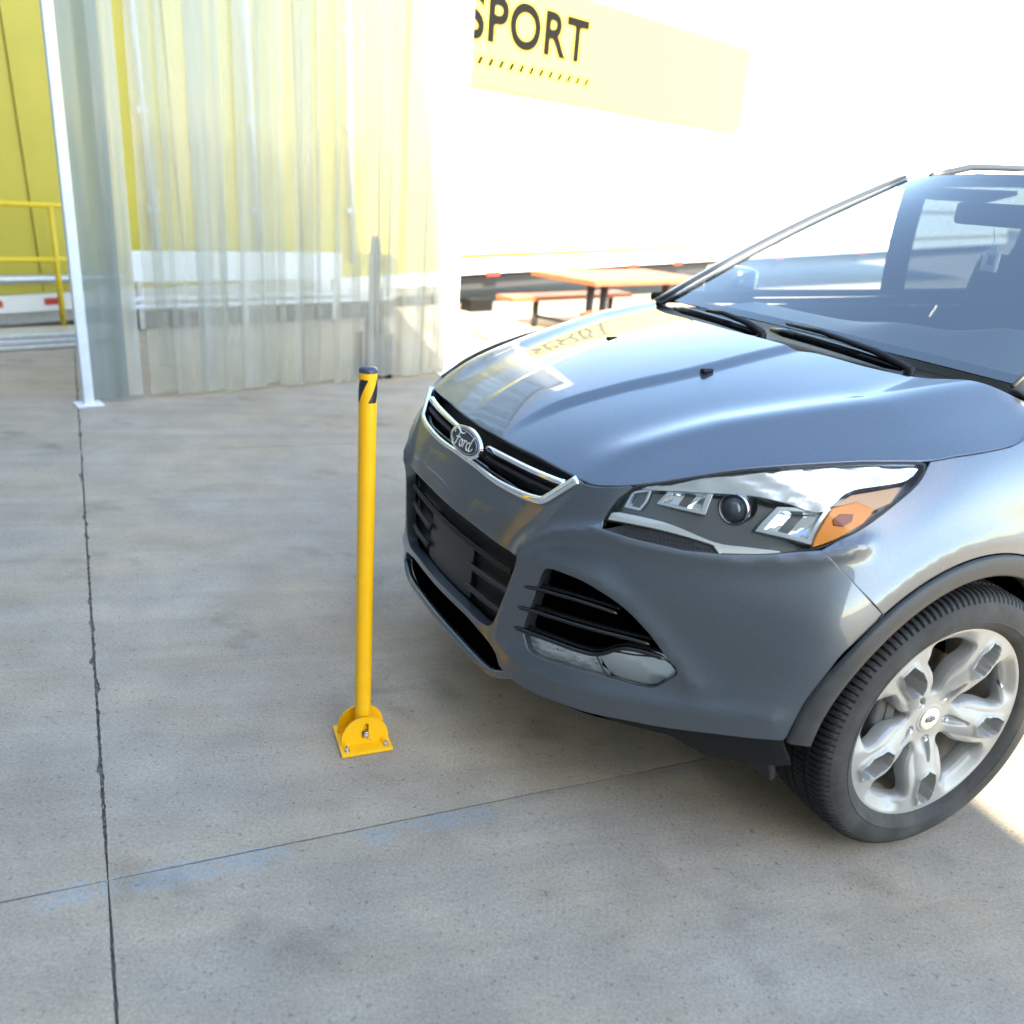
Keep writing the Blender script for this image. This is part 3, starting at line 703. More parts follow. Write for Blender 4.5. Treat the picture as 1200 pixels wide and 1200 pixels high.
# ---- windscreen, cowl, roof and greenhouse
def grid(fn, nu, nv, name, mt, parent, flip=False, **k):
    V = [fn(i/nu, j/nv) for j in range(nv+1) for i in range(nu+1)]
    F = [(j*(nu+1)+i, j*(nu+1)+i+1, (j+1)*(nu+1)+i+1, (j+1)*(nu+1)+i) for j in range(nv) for i in range(nu)]
    if flip: F = [f[::-1] for f in F]
    return mesh(name, V, F, mt, parent, True, **k)
def ws(a, b, lift=0):
    """windscreen: a 0..1 across (car right to left), b 0..1 upwards"""
    y = 2*a-1
    bot = np.array([-.245-.045*y*y, .70*y, 1.088+.012*(1-y*y)]); top = np.array([-1.10-.16*y*y, .565*y, 1.600-.022*y*y])
    P = bot*(1-b)+top*b; n = np.array([.42, 0, .9]); return tuple(P+n*(.018*math.sin(PI*b)+lift))
WGLASS = glass('windscreen_glass', (.82, .92, .97), 0, 2.6)
SGLASS = glass('side_glass', (.80, .86, .84), 0, 1.5)
TGLASS = glass('privacy_glass', (.10, .12, .13), 0, 1.5)
W = grid(lambda a, b: ws(a, b), 24, 16, 'windscreen', WGLASS, CAR)
FRIT = mat('black_frit', (.01, .01, .011), .1, coat=1)
grid(lambda a, b: ws(a, b*.035, -.003), 24, 2, 'frit_band', FRIT, CAR)
grid(lambda a, b: ws(a, .965+b*.035, -.003), 24, 2, 'frit_band', FRIT, CAR)
# cowl between hood and glass
grid(lambda a, b: (-.01-.16*(2*a-1)**2-b*(.26-.13*(2*a-1)**2), .72*(2*a-1), 1.062+.012*b-.012*(2*a-1)**2), 20, 6, 'cowl', BLACK, CAR)
def roof(a, b):
    y = 2*a-1; x = -1.10-.16*y*y-b*(2.05-.16*y*y); w = .565+.05*math.sin(PI*min(1, b*1.1))
    return (x, w*y, 1.600-.022*y*y+(.125*math.sin(PI*(.04+.60*b))-.125*math.sin(PI*.04))*(1-.35*y*y))
grid(roof, 20, 24, 'roof', PAINT, CAR, flip=False)
for s in (1, -1):
    # A pillar as a tapered bar between glass edge and door glass
    p0 = [Vector(ws((1+s)/2, b)) for b in np.linspace(-.03, 1.0, 14)]
    p0 = [Vector((p.x, p.y+s*.012, p.z)) for p in p0]
    MB().tube(p0, [.028+.004*math.sin(PI*i/13) for i in range(14)], 10, flat=.62).build('front_pillar', PAINT, CAR, True)
    MB().tube([p+Vector((.004, -s*.020, .014)) for p in p0], .007, 8).build('screen_moulding', DARKGREY, CAR, True)
    # cant rail, roof rail
    rl = [Vector(roof((1+s)/2, b)) for b in np.linspace(0, 1, 16)]
    MB().tube([p+Vector((0, s*.006, -.012)) for p in rl], .030, 10, flat=.7).build('cant_rail', PAINT, CAR, True)
    rr = [p+Vector((0, -s*.03, .012+.034*min(1, i/2, (13-i)/2))) for i, p in enumerate(rl[1:15])]
    MB().tube(rr, .013, 10, flat=1.1).build('roof_rail', mat('black_rail', (.03, .03, .032), .35), CAR, True)
    # belt and pillars
    belt = [Vector((x, s*y, z)) for x, y, z in [(-.30, .795, 1.085), (-.8, .825, 1.10), (-1.4, .835, 1.11), (-2.2, .83, 1.13), (-3.0, .80, 1.17), (-3.4, .74, 1.20)]]
    MB().tube(belt, .016, 8).build('belt_trim', BLACK, CAR, True)
    grid(lambda a, b: (-.30-3.15*a, s*((.80+.04*math.sin(PI*a))-(.01*b)), 1.06+.115*a*a*b+.02*b), 20, 2, 'belt_panel', PAINT, CAR)
    def sideg(x0b, x1b, x0t, x1t, name, mt):
        def f(a, b):
            xb = x0b+(x1b-x0b)*a; xt = x0t+(x1t-x0t)*a; zb = np.interp(-xb, [.3, .8, 1.4, 2.2, 3.0, 3.4], [1.09, 1.105, 1.115, 1.135, 1.175, 1.205])
            yb = np.interp(-xb, [.3, .8, 1.4, 2.2, 3.0, 3.4], [.79, .82, .83, .825, .795, .735])
            t = np.clip((-xt-1.2)/1.95, 0, 1); R_ = roof(1, t)
            if -xt < 1.25: 
                k_ = np.clip((-xt-.29)/(1.26-.29), 0, 1); R_ = ws(1, k_)
            return (xb*(1-b)+xt*b, s*((yb*(1-b)+(R_[1]+.01)*b)+.012*math.sin(PI*b)), zb*(1-b)+(R_[2]-.012)*b)
        return grid(f, 10, 8, name, mt, CAR)
    sideg(-.34, -1.60, -.34, -1.31, 'door_glass', SGLASS)
    sideg(-1.59, -1.75, -1.30, -1.46, 'centre_pillar', BLACK_G)
    sideg(-1.75, -2.35, -1.46, -2.33, 'door_glass', TGLASS)
    sideg(-2.35, -2.45, -2.33, -2.43, 'rear_pillar', BLACK_G)
    sideg(-2.45, -3.10, -2.43, -2.90, 'quarter_glass', TGLASS)
    sideg(-3.10, -3.42, -2.90, -3.14, 'tail_pillar', PAINT)
    # door mirror
    dm = empty('door_mirror'); dm.parent = CAR
    MB().box((-.84, s*.985, 1.12), (.13, .22, .15), bev=.035).build('mirror_housing', PAINT, dm, True)
    MB().box((-.80, s*.87, 1.09), (.07, .10, .04), bev=.01).build('mirror_foot', BLACK, dm, True)
    MB().box((-.908, s*.985, 1.12), (.006, .18, .115)).build('mirror_glass', CHROME, dm)
grid(lambda a, b: (-3.13-.32*b, (.56+.16*b)*(2*a-1), 1.585-.38*b), 10, 6, 'rear_window', TGLASS, CAR)
# wipers
def wiper(tip, joint, piv, z0):
    w = empty('wiper'); w.parent = CAR
    piv, joint, tip = Vector(piv), Vector(joint), Vector(tip)
    MB().tube([piv, piv+(joint-piv)*.25+Vector((0, 0, .012)), piv+(joint-piv)*.7+Vector((0, 0, .012)), joint], [.015, .014, .011, .008], 8, flat=.7).build('arm', BLACK, w, True)
    MB().lathe([(0, .012), (.010, .011), (.014, .005), (.015, -.02)], 16, piv-Vector((0, 0, .006))).build('pivot_cap', BLACK, w, True)
    a, b = tip, piv*.75+tip*.25
    d = (piv-tip)
    bl = [tip+d*t+Vector((-.025, 0, -.012+.004*math.sin(PI*t))) for t in np.linspace(0, .92, 10)]
    MB().tube(bl, [.005]+[.010]*8+[.005], 8, flat=1.3).build('blade', BLACK_G, w, True)
    MB().tube([tip+d*t+Vector((-.020, 0, -.004)) for t in np.linspace(.2, .66, 6)], .0055, 6, flat=1.4).build('blade_frame', BLACK, w, True)
wiper((-.125, -.47, 1.102), (-.108, -.25, 1.116), (-.100, .014, 1.092), 0)
wiper((-.165, -.043, 1.104), (-.20, .01, 1.118), (-.150, .492, 1.088), 0)
# washer nozzles
for s in (1, -1):
    p = B0([O['nozzle'][0][0]], [O['nozzle'][0][1]])[0]
    mb = MB(); mb.box((p[0], p[1]*s, p[2]+.004), (.034, .016, .012), bev=.0045); mb.build('washer_nozzle', BLACK, CAR, True)
# ---- interior
DASH = mat('dashboard_vinyl', (.13, .14, .145), .55, bump=(300, .3, .0005)); SEAT = mat('dark_seat_fabric', (.035, .036, .04), .8, bump=(400, .4, .001))
def dash(a, b):
    y = -.70+1.4*a; hump = .075*math.exp(-((y-.36)/.2)**2)*sstep(b, .45, .85); mid = .03*math.exp(-((y)/.16)**2)*sstep(b, .3, .8)
    z = 1.045+.045*b+hump+mid
    if b > .9: z -= (b-.9)*2.2
    return (-.30-.50*b-.05*math.exp(-((y-.36)/.2)**2)*b, y, z)
grid(dash, 40, 24, 'dashboard', DASH, CAR)
mb = MB(); mb.box((-.93, 0, .80), (.34, 1.36, .42)); mb.build('dash_lower', DASH, CAR)
MB().tube([Vector((-1.0, .37, 1.0))+Matrix.Rotation(math.radians(-28), 3, 'Y') @ Vector((0, .185*math.cos(t), .185*math.sin(t))) for t in np.linspace(0, 2*PI, 33)], .014, 8).build('steering_wheel', BLACK, CAR, True)
MB().box((-1.0, .37, 1.0), (.04, .30, .10), M=Matrix.Rotation(math.radians(-28), 3, 'Y'), bev=.01).build('steering_hub', BLACK, CAR, True)
for s in (1, -1):
    st = empty('front_seat'); st.parent = CAR
    MB().box((-1.55, s*.37, .72), (.52, .50, .16), bev=.05).build('seat_cushion', SEAT, st, True)
    MB().box((-1.90, s*.37, 1.02), (.16, .50, .62), M=Matrix.Rotation(math.radians(-14), 3, 'Y'), bev=.06).build('seat_back', SEAT, st, True)
    MB().box((-2.0, s*.37, 1.40), (.10, .26, .18), M=Matrix.Rotation(math.radians(-10), 3, 'Y'), bev=.04).build('head_rest', SEAT, st, True)
MB().box((-2.85, 0, 1.0), (.18, 1.25, .6), bev=.06).build('rear_seat', SEAT, CAR, True)
grid(lambda a, b: tuple(np.array(roof(.04+.92*a, .03+.94*b))-[0, 0, .03]), 10, 10, 'headliner', mat('headliner_cloth', (.22, .22, .22), .9), CAR)
mb = MB(); mb.box((-.98, .03, 1.47), (.035, .25, .07), bev=.016); mb.build('rear_view_mirror', BLACK, CAR, True)
for s in (1, -1): MB().box((-1.28, s*.33, 1.535), (.17, .36, .018), M=Matrix.Rotation(math.radians(12), 3, 'Y'), bev=.008).build('sun_visor', DASH, CAR, True)
# ---- wheels
WY, WZ, STEER = .8125, .347, -.08614
def car_pt(x, y, z):
    h = -2.634936; return Vector((.594225+x*math.cos(h)-y*math.sin(h), 2.481746+x*math.sin(h)+y*math.cos(h), z))
def tyre_mesh():
    hw = .1175
    prof = [(.242, .100), (.250, .108), (.262, .1155), (.270, .118), (.2715, .1195), (.2735, .1195), (.275, .1185), (.292, .1195), (.306, .1178), (.318, .1140), (.3225, .1120), (.332, .1060), (.3385, .0985), (.3425, .0890),
            (.3440, .0800), (.3445, .0660), (.3450, .0600), (.3380, .0590), (.3380, .0530), (.3460, .0520), (.3470, .0260), (.3470, .0190), (.3385, .0180), (.3385, .0100), (.3470, .0090), (.3475, 0)]
    prof = [((.3225-(.3225-r)*.885) if r < .3225 else r, w) for r, w in prof]
    prof = prof+[(r, -w) for r, w in prof[::-1][1:]]
    N = 128*4; V = []; F = []; m = len(prof)
    pat = [0, 0, 0, 1]
    for k in range(N):
        a = 2*PI*k/N
        for i, (r, w) in enumerate(prof):
            aw = abs(w); g = 0
            ph = pat[k % 4]
            if ph and aw > .062: g = .0085*sstep(r, .3215, .332) if r > .3215 else 0
            if pat[(k+2) % 4] and .021 < aw < .053 and r > .345: g = .0045
            sk = (.010*math.sin((aw-.06)*26) if aw > .06 else (.014*(aw-.02)*10))*(1 if w > 0 else -1)
            V.append(((r-g)*math.cos(a+sk), w, (r-g)*math.sin(a+sk)))
    for k in range(N):
        k2 = (k+1) % N
        for i in range(m-1): F.append((k*m+i, k*m+i+1, k2*m+i+1, k2*m+i))
    return V, F
def pent(cx, cy, s=1):
    pass
SP0 = 48.0
def rim_face():
    """alloy face in the wheel plane: px = forward, pz = up; returns mesh data"""
    step = .0027; Rm = .2465
    wins = []
    for k in range(5):
        th = math.radians(SP0+36+72*k); L = []
        # kidney-like window, widest outside
        base = [(.072, 0), (.085, 8.5), (.115, 9.5), (.150, 14.0), (.180, 19.0), (.198, 19.5), (.207, 14.5), (.2095, 7), (.2095, 0)]
        base = base+[(r, -a) for r, a in base[::-1][1:-1]]
        P = [Vector((r*math.cos(th+math.radians(a)), r*math.sin(th+math.radians(a)))) for r, a in base]
        n = len(P); D = []
        for i in range(n):
            p0, p1, p2, p3 = P[i-1], P[i], P[(i+1) % n], P[(i+2) % n]
            for j in range(4):
                t = j/4; D.append(.5*((2*p1)+(-p0+p2)*t+(2*p0-5*p1+4*p2-p3)*t*t+(-p0+3*p1-3*p2+p3)*t**3))
        wins.append(np.array([tuple(p) for p in D]))
    outer = np.array([(Rm*math.cos(2*PI*k/180), Rm*math.sin(2*PI*k/180)) for k in range(180)])
    gx, gy = np.meshgrid(np.arange(-Rm, Rm, step), np.arange(-Rm, Rm, step)); gx[1::2] += step/2
    G = np.stack([gx.ravel(), gy.ravel()], 1); keep = np.hypot(G[:, 0], G[:, 1]) < Rm-step*.5
    for w in wins: keep &= ~inside(G, w); keep &= border_dist(G, w) > step*.45
    G = G[keep]; pts = np.concatenate([outer]+wins+[G]); edges = []; o = 0; rings = []
    for L in [outer]+wins:
        n = len(L); edges += [(o+i, o+(i+1) % n) for i in range(n)]; rings.append(list(range(o, o+n))); o += n
    r = delaunay_2d_cdt([Vector(p) for p in pts.tolist()], edges, [], 0, 1e-8)
    V2 = np.array([tuple(v) for v in r[0]]); F = [tuple(f) for f in r[2]]; om = {}
    for i, q in enumerate(r[3]):
        for z in q: om[z] = i
    rings = [[om[q] for q in g] for g in rings]
    cen = np.array([V2[list(f)].mean(0) for f in F]); kf = np.hypot(cen[:, 0], cen[:, 1]) < Rm
    for w in wins: kf &= ~inside(cen, w)
    F = [f for f, q in zip(F, kf) if q]
    x, y = V2[:, 0], V2[:, 1]; rr = np.hypot(x, y); th = np.degrees(np.arctan2(y, x))
    da = (th-SP0+36) % 72-36; lat = rr*np.sin(np.radians(da)); rad = rr*np.cos(np.radians(da))
    d = -.030+.026*sstep(rr, .055, .17)                         # spokes rise from the hub outwards
    crown = .012*(1-np.clip(np.abs(lat)/.034, 0, 1)**2)
    d = d+crown*sstep(rr, .05, .09)*(1-sstep(rr, .20, .235))
    # between spokes the outer zone falls towards the barrel
    gap = sstep(np.abs(da), 15, 27); d = d-.020*gap*sstep(rr, .08, .20)*(1-sstep(rr, .212, .243))
    d = np.where(rr > .232, d*(1-sstep(rr, .232, .2465))+(-.004)*sstep(rr, .232, .2465), d)
    # pentagonal pocket on the outer half of each spoke, floor sloping outwards
    q = [(.128, .0), (.146, .025), (.185, .0285), (.222, .017), (.222, -.017), (.185, -.0285), (.146, -.025)]
    L = np.array(q); P_ = np.stack([rad, lat], 1); ins = inside(P_, L); bd = border_dist(P_, L); sd = np.where(ins, bd, -bd)
    d = d+.0035*np.exp(-(sd/.0040)**2)
    floor = -.046+.16*(rad-.14)
    k = sstep(sd, .0015, .006); d = d*(1-k)+np.minimum(floor, d)*k
    # slots and lug recesses
    for kk in range(5):
        a = math.radians(SP0+72*kk); 
    sl = np.array([(.050, .010), (.070, .012), (.112, .0045), (.112, -.0045), (.070, -.012), (.050, -.010), (.046, 0)])
    ins = inside(P_, sl); bd = border_dist(P_, sl); sd = np.where(ins, bd, -bd); k = sstep(sd, 0, .004)
    d = d-k*(.016-.010*sstep(rad, .07, .115))
    # hub boss
    d = np.where(rr < .036, -.0285+.0*rr, d); 
    # edge rounding at windows
    bdw = np.min([border_dist(V2, w) for w in wins], axis=0); d = d-.007*(1-sstep(bdw, 0, .007))
    V = [(x[i], d[i], y[i]) for i in range(len(V2))]; FF = list(F)
    for ri, g in enumerate(rings):
        g = [q for i, q in enumerate(g) if q != g[i-1]]
        base = len(V); dep = -.028 if ri else -.012
        for q in g: V.append((V2[q, 0]*(1.0), d[q]+dep, V2[q, 1]))
        n = len(g)
        for i in range(n): FF.append((g[i], g[(i+1) % n], base+(i+1) % n, base+i))
    return V, FF
def lathe_y(prof, n=64):
    m = MB(); m.lathe(prof, n, axis='Y'); return m
def make_wheel(cal=True):
    w = empty('wheel')
    V, F = tyre_mesh(); ty = mesh('tyre', V, F, RUBBER, w, auto=38); ty.data.materials.append(RUBBER_D)
    for p in ty.data.polygons:
        c = p.center; r = math.hypot(c.x, c.z)
        if r > .334: p.material_index = 1
    V, F = rim_face(); V = [(a*1.033, b+.104, c_*1.033) for a, b, c_ in V]
    rm = mesh('rim', V, F, RIM, w, auto=50)
    bm = bmesh.new(); bm.from_mesh(rm.data); bmesh.ops.recalc_face_normals(bm, faces=bm.faces); bm.to_mesh(rm.data); bm.free()
    rm.data.polygons.foreach_set('use_smooth', [True]*len(rm.data.polygons)); rm.data.set_sharp_from_angle(angle=math.radians(72))
    lathe_y([(.2505, .090), (.2546, .100), (.2582, .106), (.2630, .108), (.2650, .106), (.2645, .099), (.255, .092)], 120).build('rim_lip', RIM, w, auto=50)
    lathe_y([(.2525, .096), (.234, .075), (.218, .04), (.214, -.03), (.222, -.08), (.236, -.10)], 96).build('barrel', RIM_IN, w, auto=50)
    lathe_y([(0, .0785), (.024, .0785), (.029, .0775), (.0305, .0755), (.031, .068)], 40).build('centre_cap', SATIN, w, auto=40)
    mb = lathe_y([(.0, .0792), (.0155, .0792), (.0165, .0784)], 32); mb.V = [(a*1.0, b, c_*.62) for a, b, c_ in mb.V]; mb.build('cap_badge', NAVY, w, auto=40)
    tp = MB(); tp.tube([(math.cos(t)*.0135, .0796, math.sin(t)*.0078) for t in np.linspace(0, 2*PI, 25)], .0008, 5)
    for i in range(3): tp.tube([(-.007+i*.006, .0799, .003*(-1)**i), (-.004+i*.006, .0799, -.003*(-1)**i)], .0009, 5)
    tp.build('cap_emblem', SATIN, w, True)
    for k in range(5):
        a = math.radians(SP0+72*k); m_ = MB(); m_.lathe([(0, .018), (.004, .018), (.0062, .015), (.0085, .006), (.0105, 0), (.0105, -.01)], 6, axis='Y')
        m_.V = [(x+.059*math.cos(a), y+.062, z+.059*math.sin(a)) for x, y, z in m_.V]; m_.build('lug_nut', CHROME, w, auto=30)
    a = math.radians(SP0+36+72+6); v_ = MB(); v_.tube([(.221*math.cos(a), .070, .221*math.sin(a)), (.205*math.cos(a), .092, .205*math.sin(a))], .0045, 8); v_.build('valve_stem', SATIN, w, True)
    lathe_y([(.035, .03), (.075, .03), (.078, .022), (.150, .022), (.1505, .0), (.06, 0)], 64).build('brake_disc', STEEL, w, auto=40)
    m_ = MB(); m_.box((.125, .022, .02), (.06, .06, .13), bev=.012); m_.box((.11, .045, .03), (.03, .02, .05), bev=.004); m_.build('brake_caliper', IRON, w, True)
    m_ = MB(); m_.box((.098, .052, -.012), (.018, .012, .022), bev=.003); m_.build('caliper_bolt', RUST, w, True)
    lathe_y([(.0, .035), (.04, .035), (.05, .02), (.05, -.1)], 32).build('hub', IRON, w, auto=40)
    return w
fw = make_wheel(); fw.parent = CAR
fw.location = (0, WY, WZ); fw.rotation_euler = (0, 0, STEER)
for (x, s, rz) in ((0, -1, STEER+PI), (-2.69, 1, 0), (-2.69, -1, PI)):
    w2 = fw.copy(); C.objects.link(w2); w2.parent = CAR; w2.location = (x, s*WY, WZ); w2.rotation_euler = (0, 0, rz)
    for ch in list(fw.children):
        c2 = ch.copy(); C.objects.link(c2); c2.parent = w2
        for g in ch.children:
            g2 = g.copy(); C.objects.link(g2); g2.parent = c2
# mud flap visible below the bumper corner
MB().box((.400, .70, .270), (.02, .20, .11), M=Matrix.Rotation(math.radians(20), 3, 'Y'), bev=.006).build('splash_guard', DARKGREY, CAR, True)
# air freshener hanging from the mirror
af = empty('air_freshener', car_pt(-.985, .068, 1.345), -2.634936, label='small white bottle-shaped air freshener hanging behind the windscreen of the grey car', cat='air freshener')
WP = mat('white_plastic', (.88, .88, .88), .35)
MB().box((0, 0, -.015), (.014, .055, .068), bev=.006).build('bottle', WP, af, True)
MB().box((0, 0, .024), (.012, .026, .016), bev=.004).build('cap', WP, af, True)
MB().tube([(0, 0, .03), (0, -.02, .085)], .001, 5).build('cord', WP, af)
MB().box((.0075, .004, -.012), (.001, .022, .030)).build('printed_patch', mat('grey_print', (.2, .22, .25), .5, noise=(220, .8, (1, 1, 1))), af)
# ------------------------------------------------------------------ ground: concrete slabs
def concrete():
    m = bpy.data.materials.new('concrete'); m.use_nodes = True; nt = m.node_tree; N = nt.nodes; L = nt.links
    b = N['Principled BSDF']; b.inputs['Specular IOR Level'].default_value = .35
    g = N.new('ShaderNodeNewGeometry'); oi = N.new('ShaderNodeObjectInfo')
    def vm(op, a=None, bb=None):
        n = N.new('ShaderNodeVectorMath'); n.operation = op
        if a is not None: L.new(a, n.inputs[0])
        if bb is not None: n.inputs[1].default_value = bb
        return n
    def mt(op, a, bb, c=None):
        n = N.new('ShaderNodeMath'); n.operation = op
        for i, q in enumerate((a, bb, c)):
            if q is None: continue
            if isinstance(q, (int, float)): n.inputs[i].default_value = q
            else: L.new(q, n.inputs[i])
        return n.outputs[0]
    def mapr(x, a, b_, c, d, sm=False):
        n = N.new('ShaderNodeMapRange'); L.new(x, n.inputs[0])
        for i, q in enumerate((a, b_, c, d)): n.inputs[i+1].default_value = q
        if sm: n.interpolation_type = 'SMOOTHSTEP'
        return n.outputs[0]
    def noise(scale, rot=0, st=(1, 1, 1), det=5, ro=.6, loc=(0, 0, 0)):
        mp = N.new('ShaderNodeMapping'); mp.inputs['Rotation'].default_value = (0, 0, rot); mp.inputs['Location'].default_value = loc
        L.new(g.outputs['Position'], mp.inputs[0]); sv = vm('MULTIPLY', mp.outputs[0], st)
        n = N.new('ShaderNodeTexNoise'); n.inputs['Scale'].default_value = scale; n.inputs['Detail'].default_value = det; n.inputs['Roughness'].default_value = ro
        L.new(sv.outputs[0], n.inputs[0]); return n.outputs[0]
    big = noise(.9, 0, det=4); mid = noise(5, 0, det=6); fine = noise(140, 0, det=3, ro=.7); sp = noise(60, 0, det=2)
    streak = noise(1.6, -math.radians(14), (.45, 5.5, 1), det=7, ro=.62); streak2 = noise(3.5, -math.radians(20), (.6, 9, 1), det=5)
    v = mapr(big, .3, .7, .87, 1.10); v = mt('MULTIPLY', v, mapr(mid, .32, .68, .87, 1.09)); v = mt('MULTIPLY', v, mapr(fine, .25, .75, .72, 1.26))
    v = mt('MULTIPLY', v, mapr(streak, .38, .66, 1.02, .90)); v = mt('MULTIPLY', v, mapr(streak2, .35, .65, 1.02, .97))
    v = mt('MULTIPLY', v, mapr(sp, .62, .70, 1, .70)); v = mt('MULTIPLY', v, mapr(oi.outputs['Random'], 0, 1, .96, 1.04))
    # oily stains
    st = noise(2.3, .4, (1, 1.4, 1), det=3, loc=(4, 2, 0)); v = mt('MULTIPLY', v, mapr(st, .58, .72, 1, .76, True))
    mixc = N.new('ShaderNodeMixRGB'); mixc.inputs[1].default_value = (.345, .298, .242, 1); mixc.inputs[2].default_value = (.370, .298, .215, 1)
    L.new(mapr(noise(1.3, 0, (1, 1.6, 1), det=5, loc=(9, 3, 0)), .38, .66, 0, 1), mixc.inputs[0])
    sc_ = vm('SCALE', mixc.outputs[0]); L.new(v, sc_.inputs['Scale'])
    # worn blue paint along the joint: distance to the joint line in the ground plane
    nx, ny = -math.sin(math.radians(22.2)), math.cos(math.radians(22.2))
    d = vm('DOT_PRODUCT', g.outputs['Position'], (nx, ny, 0)); dd = mt('SUBTRACT', d.outputs['Value'], nx*(-.79)+ny*1.36)
    al = vm('DOT_PRODUCT', g.outputs['Position'], (ny, -nx, 0)); aa = al.outputs['Value']
    band = mt('MULTIPLY', mapr(dd, -.10, -.03, 0, 1, True), mapr(dd, .005, .035, 1, 0, True))
    band = mt('MULTIPLY', band, mapr(aa, -.55, -.30, 0, 1, True))
    pn = noise(34, .3, (.6, 1.2, 1), det=9, ro=.82, loc=(3, 7, 0)); pn2 = noise(3.2, .3, det=3, loc=(1, 7, 0))
    k = mt('ADD', mt('ADD', mt('MULTIPLY', pn, .9), mt('MULTIPLY', pn2, .9)), mt('MULTIPLY', band, .26))
    k = mt('SUBTRACT', k, mapr(aa, -.2, 1.5, 1.06, 1.24))
    mask = mt('MULTIPLY', mt('MULTIPLY', mapr(k, .0, .06, 0, .46), band), mapr(noise(95, .2, det=4, ro=.8, loc=(1, 1, 5)), .44, .56, .15, 1))
    mx = N.new('ShaderNodeMixRGB'); L.new(mask, mx.inputs[0]); L.new(sc_.outputs[0], mx.inputs[1]); mx.inputs[2].default_value = (.20, .31, .40, 1)
    L.new(mx.outputs[0], b.inputs['Base Color']); L.new(mapr(mid, .3, .7, .72, .92), b.inputs['Roughness'])
    bp = N.new('ShaderNodeBump'); bp.inputs['Strength'].default_value = .45; bp.inputs['Distance'].default_value = .0022
    L.new(mt('ADD', fine, mt('MULTIPLY', sp, .6)), bp.inputs['Height']); L.new(bp.outputs[0], b.inputs['Normal'])
    return m
CONC = concrete()
DIRT = mat('joint_dirt', (.15, .135, .115), .95, noise=(60, .5, (1, 1, 1)))
mesh('ground', [(-400, -400, -.012), (400, -400, -.012), (400, 500, -.012), (-400, 500, -.012)], [(0, 1, 2, 3)], DIRT, kind='structure')
pave = empty('pavement', (0, 0, 0), kind='structure')
O0 = np.array([-.79, 1.36]); E1 = np.array([math.cos(math.radians(23.2)), math.sin(math.radians(23.2))])*3.05; E2 = np.array([-1.425, 2.685])
def slab_corner(i, j): return O0+E1*i+E2*j
from mathutils import noise as mn
def slab(i, j):
    cs = [slab_corner(i, j), slab_corner(i+1, j), slab_corner(i+1, j+1), slab_corner(i, j+1)]
    near = abs(i) <= 1 and -1 <= j <= 1
    loop = []
    for e in range(4):
        a, b = cs[e], cs[(e+1) % 4]; n = 420 if near else 12; t = (b-a)/np.linalg.norm(b-a); nin = np.array([-t[1], t[0]])
        for q in range(n):
            f = q/n; p = a+(b-a)*f; w = .0065
            if near:
                h = mn.noise(Vector((p[0]*14, p[1]*14, e*3.1))); h2 = mn.noise(Vector((p[0]*90, p[1]*90, e*1.7))); h3 = mn.noise(Vector((p[0]*230, p[1]*230, e*2.7)))
                sp_ = 1.0 if e in (1, 3) else .25
                if e in (1, 3) and (i, j) in ((0, 0), (-1, 0)): sp_ = 1.5
                w = .0016+.0014*(h2+.3)+sp_*(.0008+.0020*abs(h2)+.0012*h3+max(0, h-.22)*.026*(.6+h2))
                w *= min(1, 14*min(f, 1-f)+.3)
            loop.append((p+nin*max(w, .0012), p))
    cen = (cs[0]+cs[2])/2; n = len(loop); inn = [np.array([*((p-cen)*.982+cen), 0]) for _, p in loop]
    loop = [np.array([*q_, 0]) for q_, _ in loop]
    V = [p-[0, 0, .0007] for p in loop]+inn+[p-[0, 0, .034] for p in loop]
    F = [(k, (k+1) % n, n+(k+1) % n, n+k) for k in range(n)]+[tuple(range(n, 2*n))]+[(2*n+k, 2*n+(k+1) % n, (k+1) % n, k) for k in range(n)]
    return mesh('concrete_slab', V, F, CONC, pave)
for i in range(-4, 8):
    for j in range(-3, 5): slab(i, j)
# the yard beyond, where single slabs can no longer be told apart
yard = [(*slab_corner(-4, 5), -.003), (*slab_corner(8, 5), -.003), (60, 25, -.003), (60, 160, -.003), (-120, 160, -.003), (-120, 20, -.003)]
mesh('yard', yard, [(0, 1, 2, 3, 4, 5)], CONC, kind='structure')
a_, b_, c_, d_ = slab_corner(8, 5), slab_corner(8, -3), (80, -60), (60, 25)
mesh('yard', [(*a_, -.003), (*d_, -.003), (*c_, -.003), (*b_, -.003)], [(0, 3, 2, 1)], CONC, kind='structure')
a_, b_ = slab_corner(-4, 5), slab_corner(-4, -3)
mesh('yard', [(*a_, -.003), (-120, 20, -.003), (-60, -60, -.003), (*b_, -.003)], [(0, 1, 2, 3)], CONC, kind='structure')
mesh('yard', [(*slab_corner(-4, -3), -.003), (-60, -60, -.003), (80, -60, -.003), (*slab_corner(8, -3), -.003)], [(0, 1, 2, 3)], CONC, kind='structure')
# loose grit in the broken joint
mb = MB()
for q in range(260):
    f = random.random()**1.0; p = O0+E2*f*1.05; h = mn.noise(Vector((p[0]*22, p[1]*22, 9.3)))
    x = p[0]+random.gauss(0, .007); y = p[1]+random.gauss(0, .004); r = random.uniform(.0012, .0038)
    Vv = [(x+r*math.cos(a)*random.uniform(.7, 1.2), y+r*math.sin(a)*random.uniform(.7, 1.2), -.006) for a in (0, 1.6, 3.1, 4.7)]+[(x, y, -.006+r*1.6)]
    mb.add(Vv, [(0, 1, 4), (1, 2, 4), (2, 3, 4), (3, 0, 4)])
mb.build('grit', mat('grit_stone', (.26, .22, .18), .9, noise=(90, .5, (1, 1, 1))), kind='stuff', label='loose grit and crumbled concrete lying in the long slab joint', cat='grit')
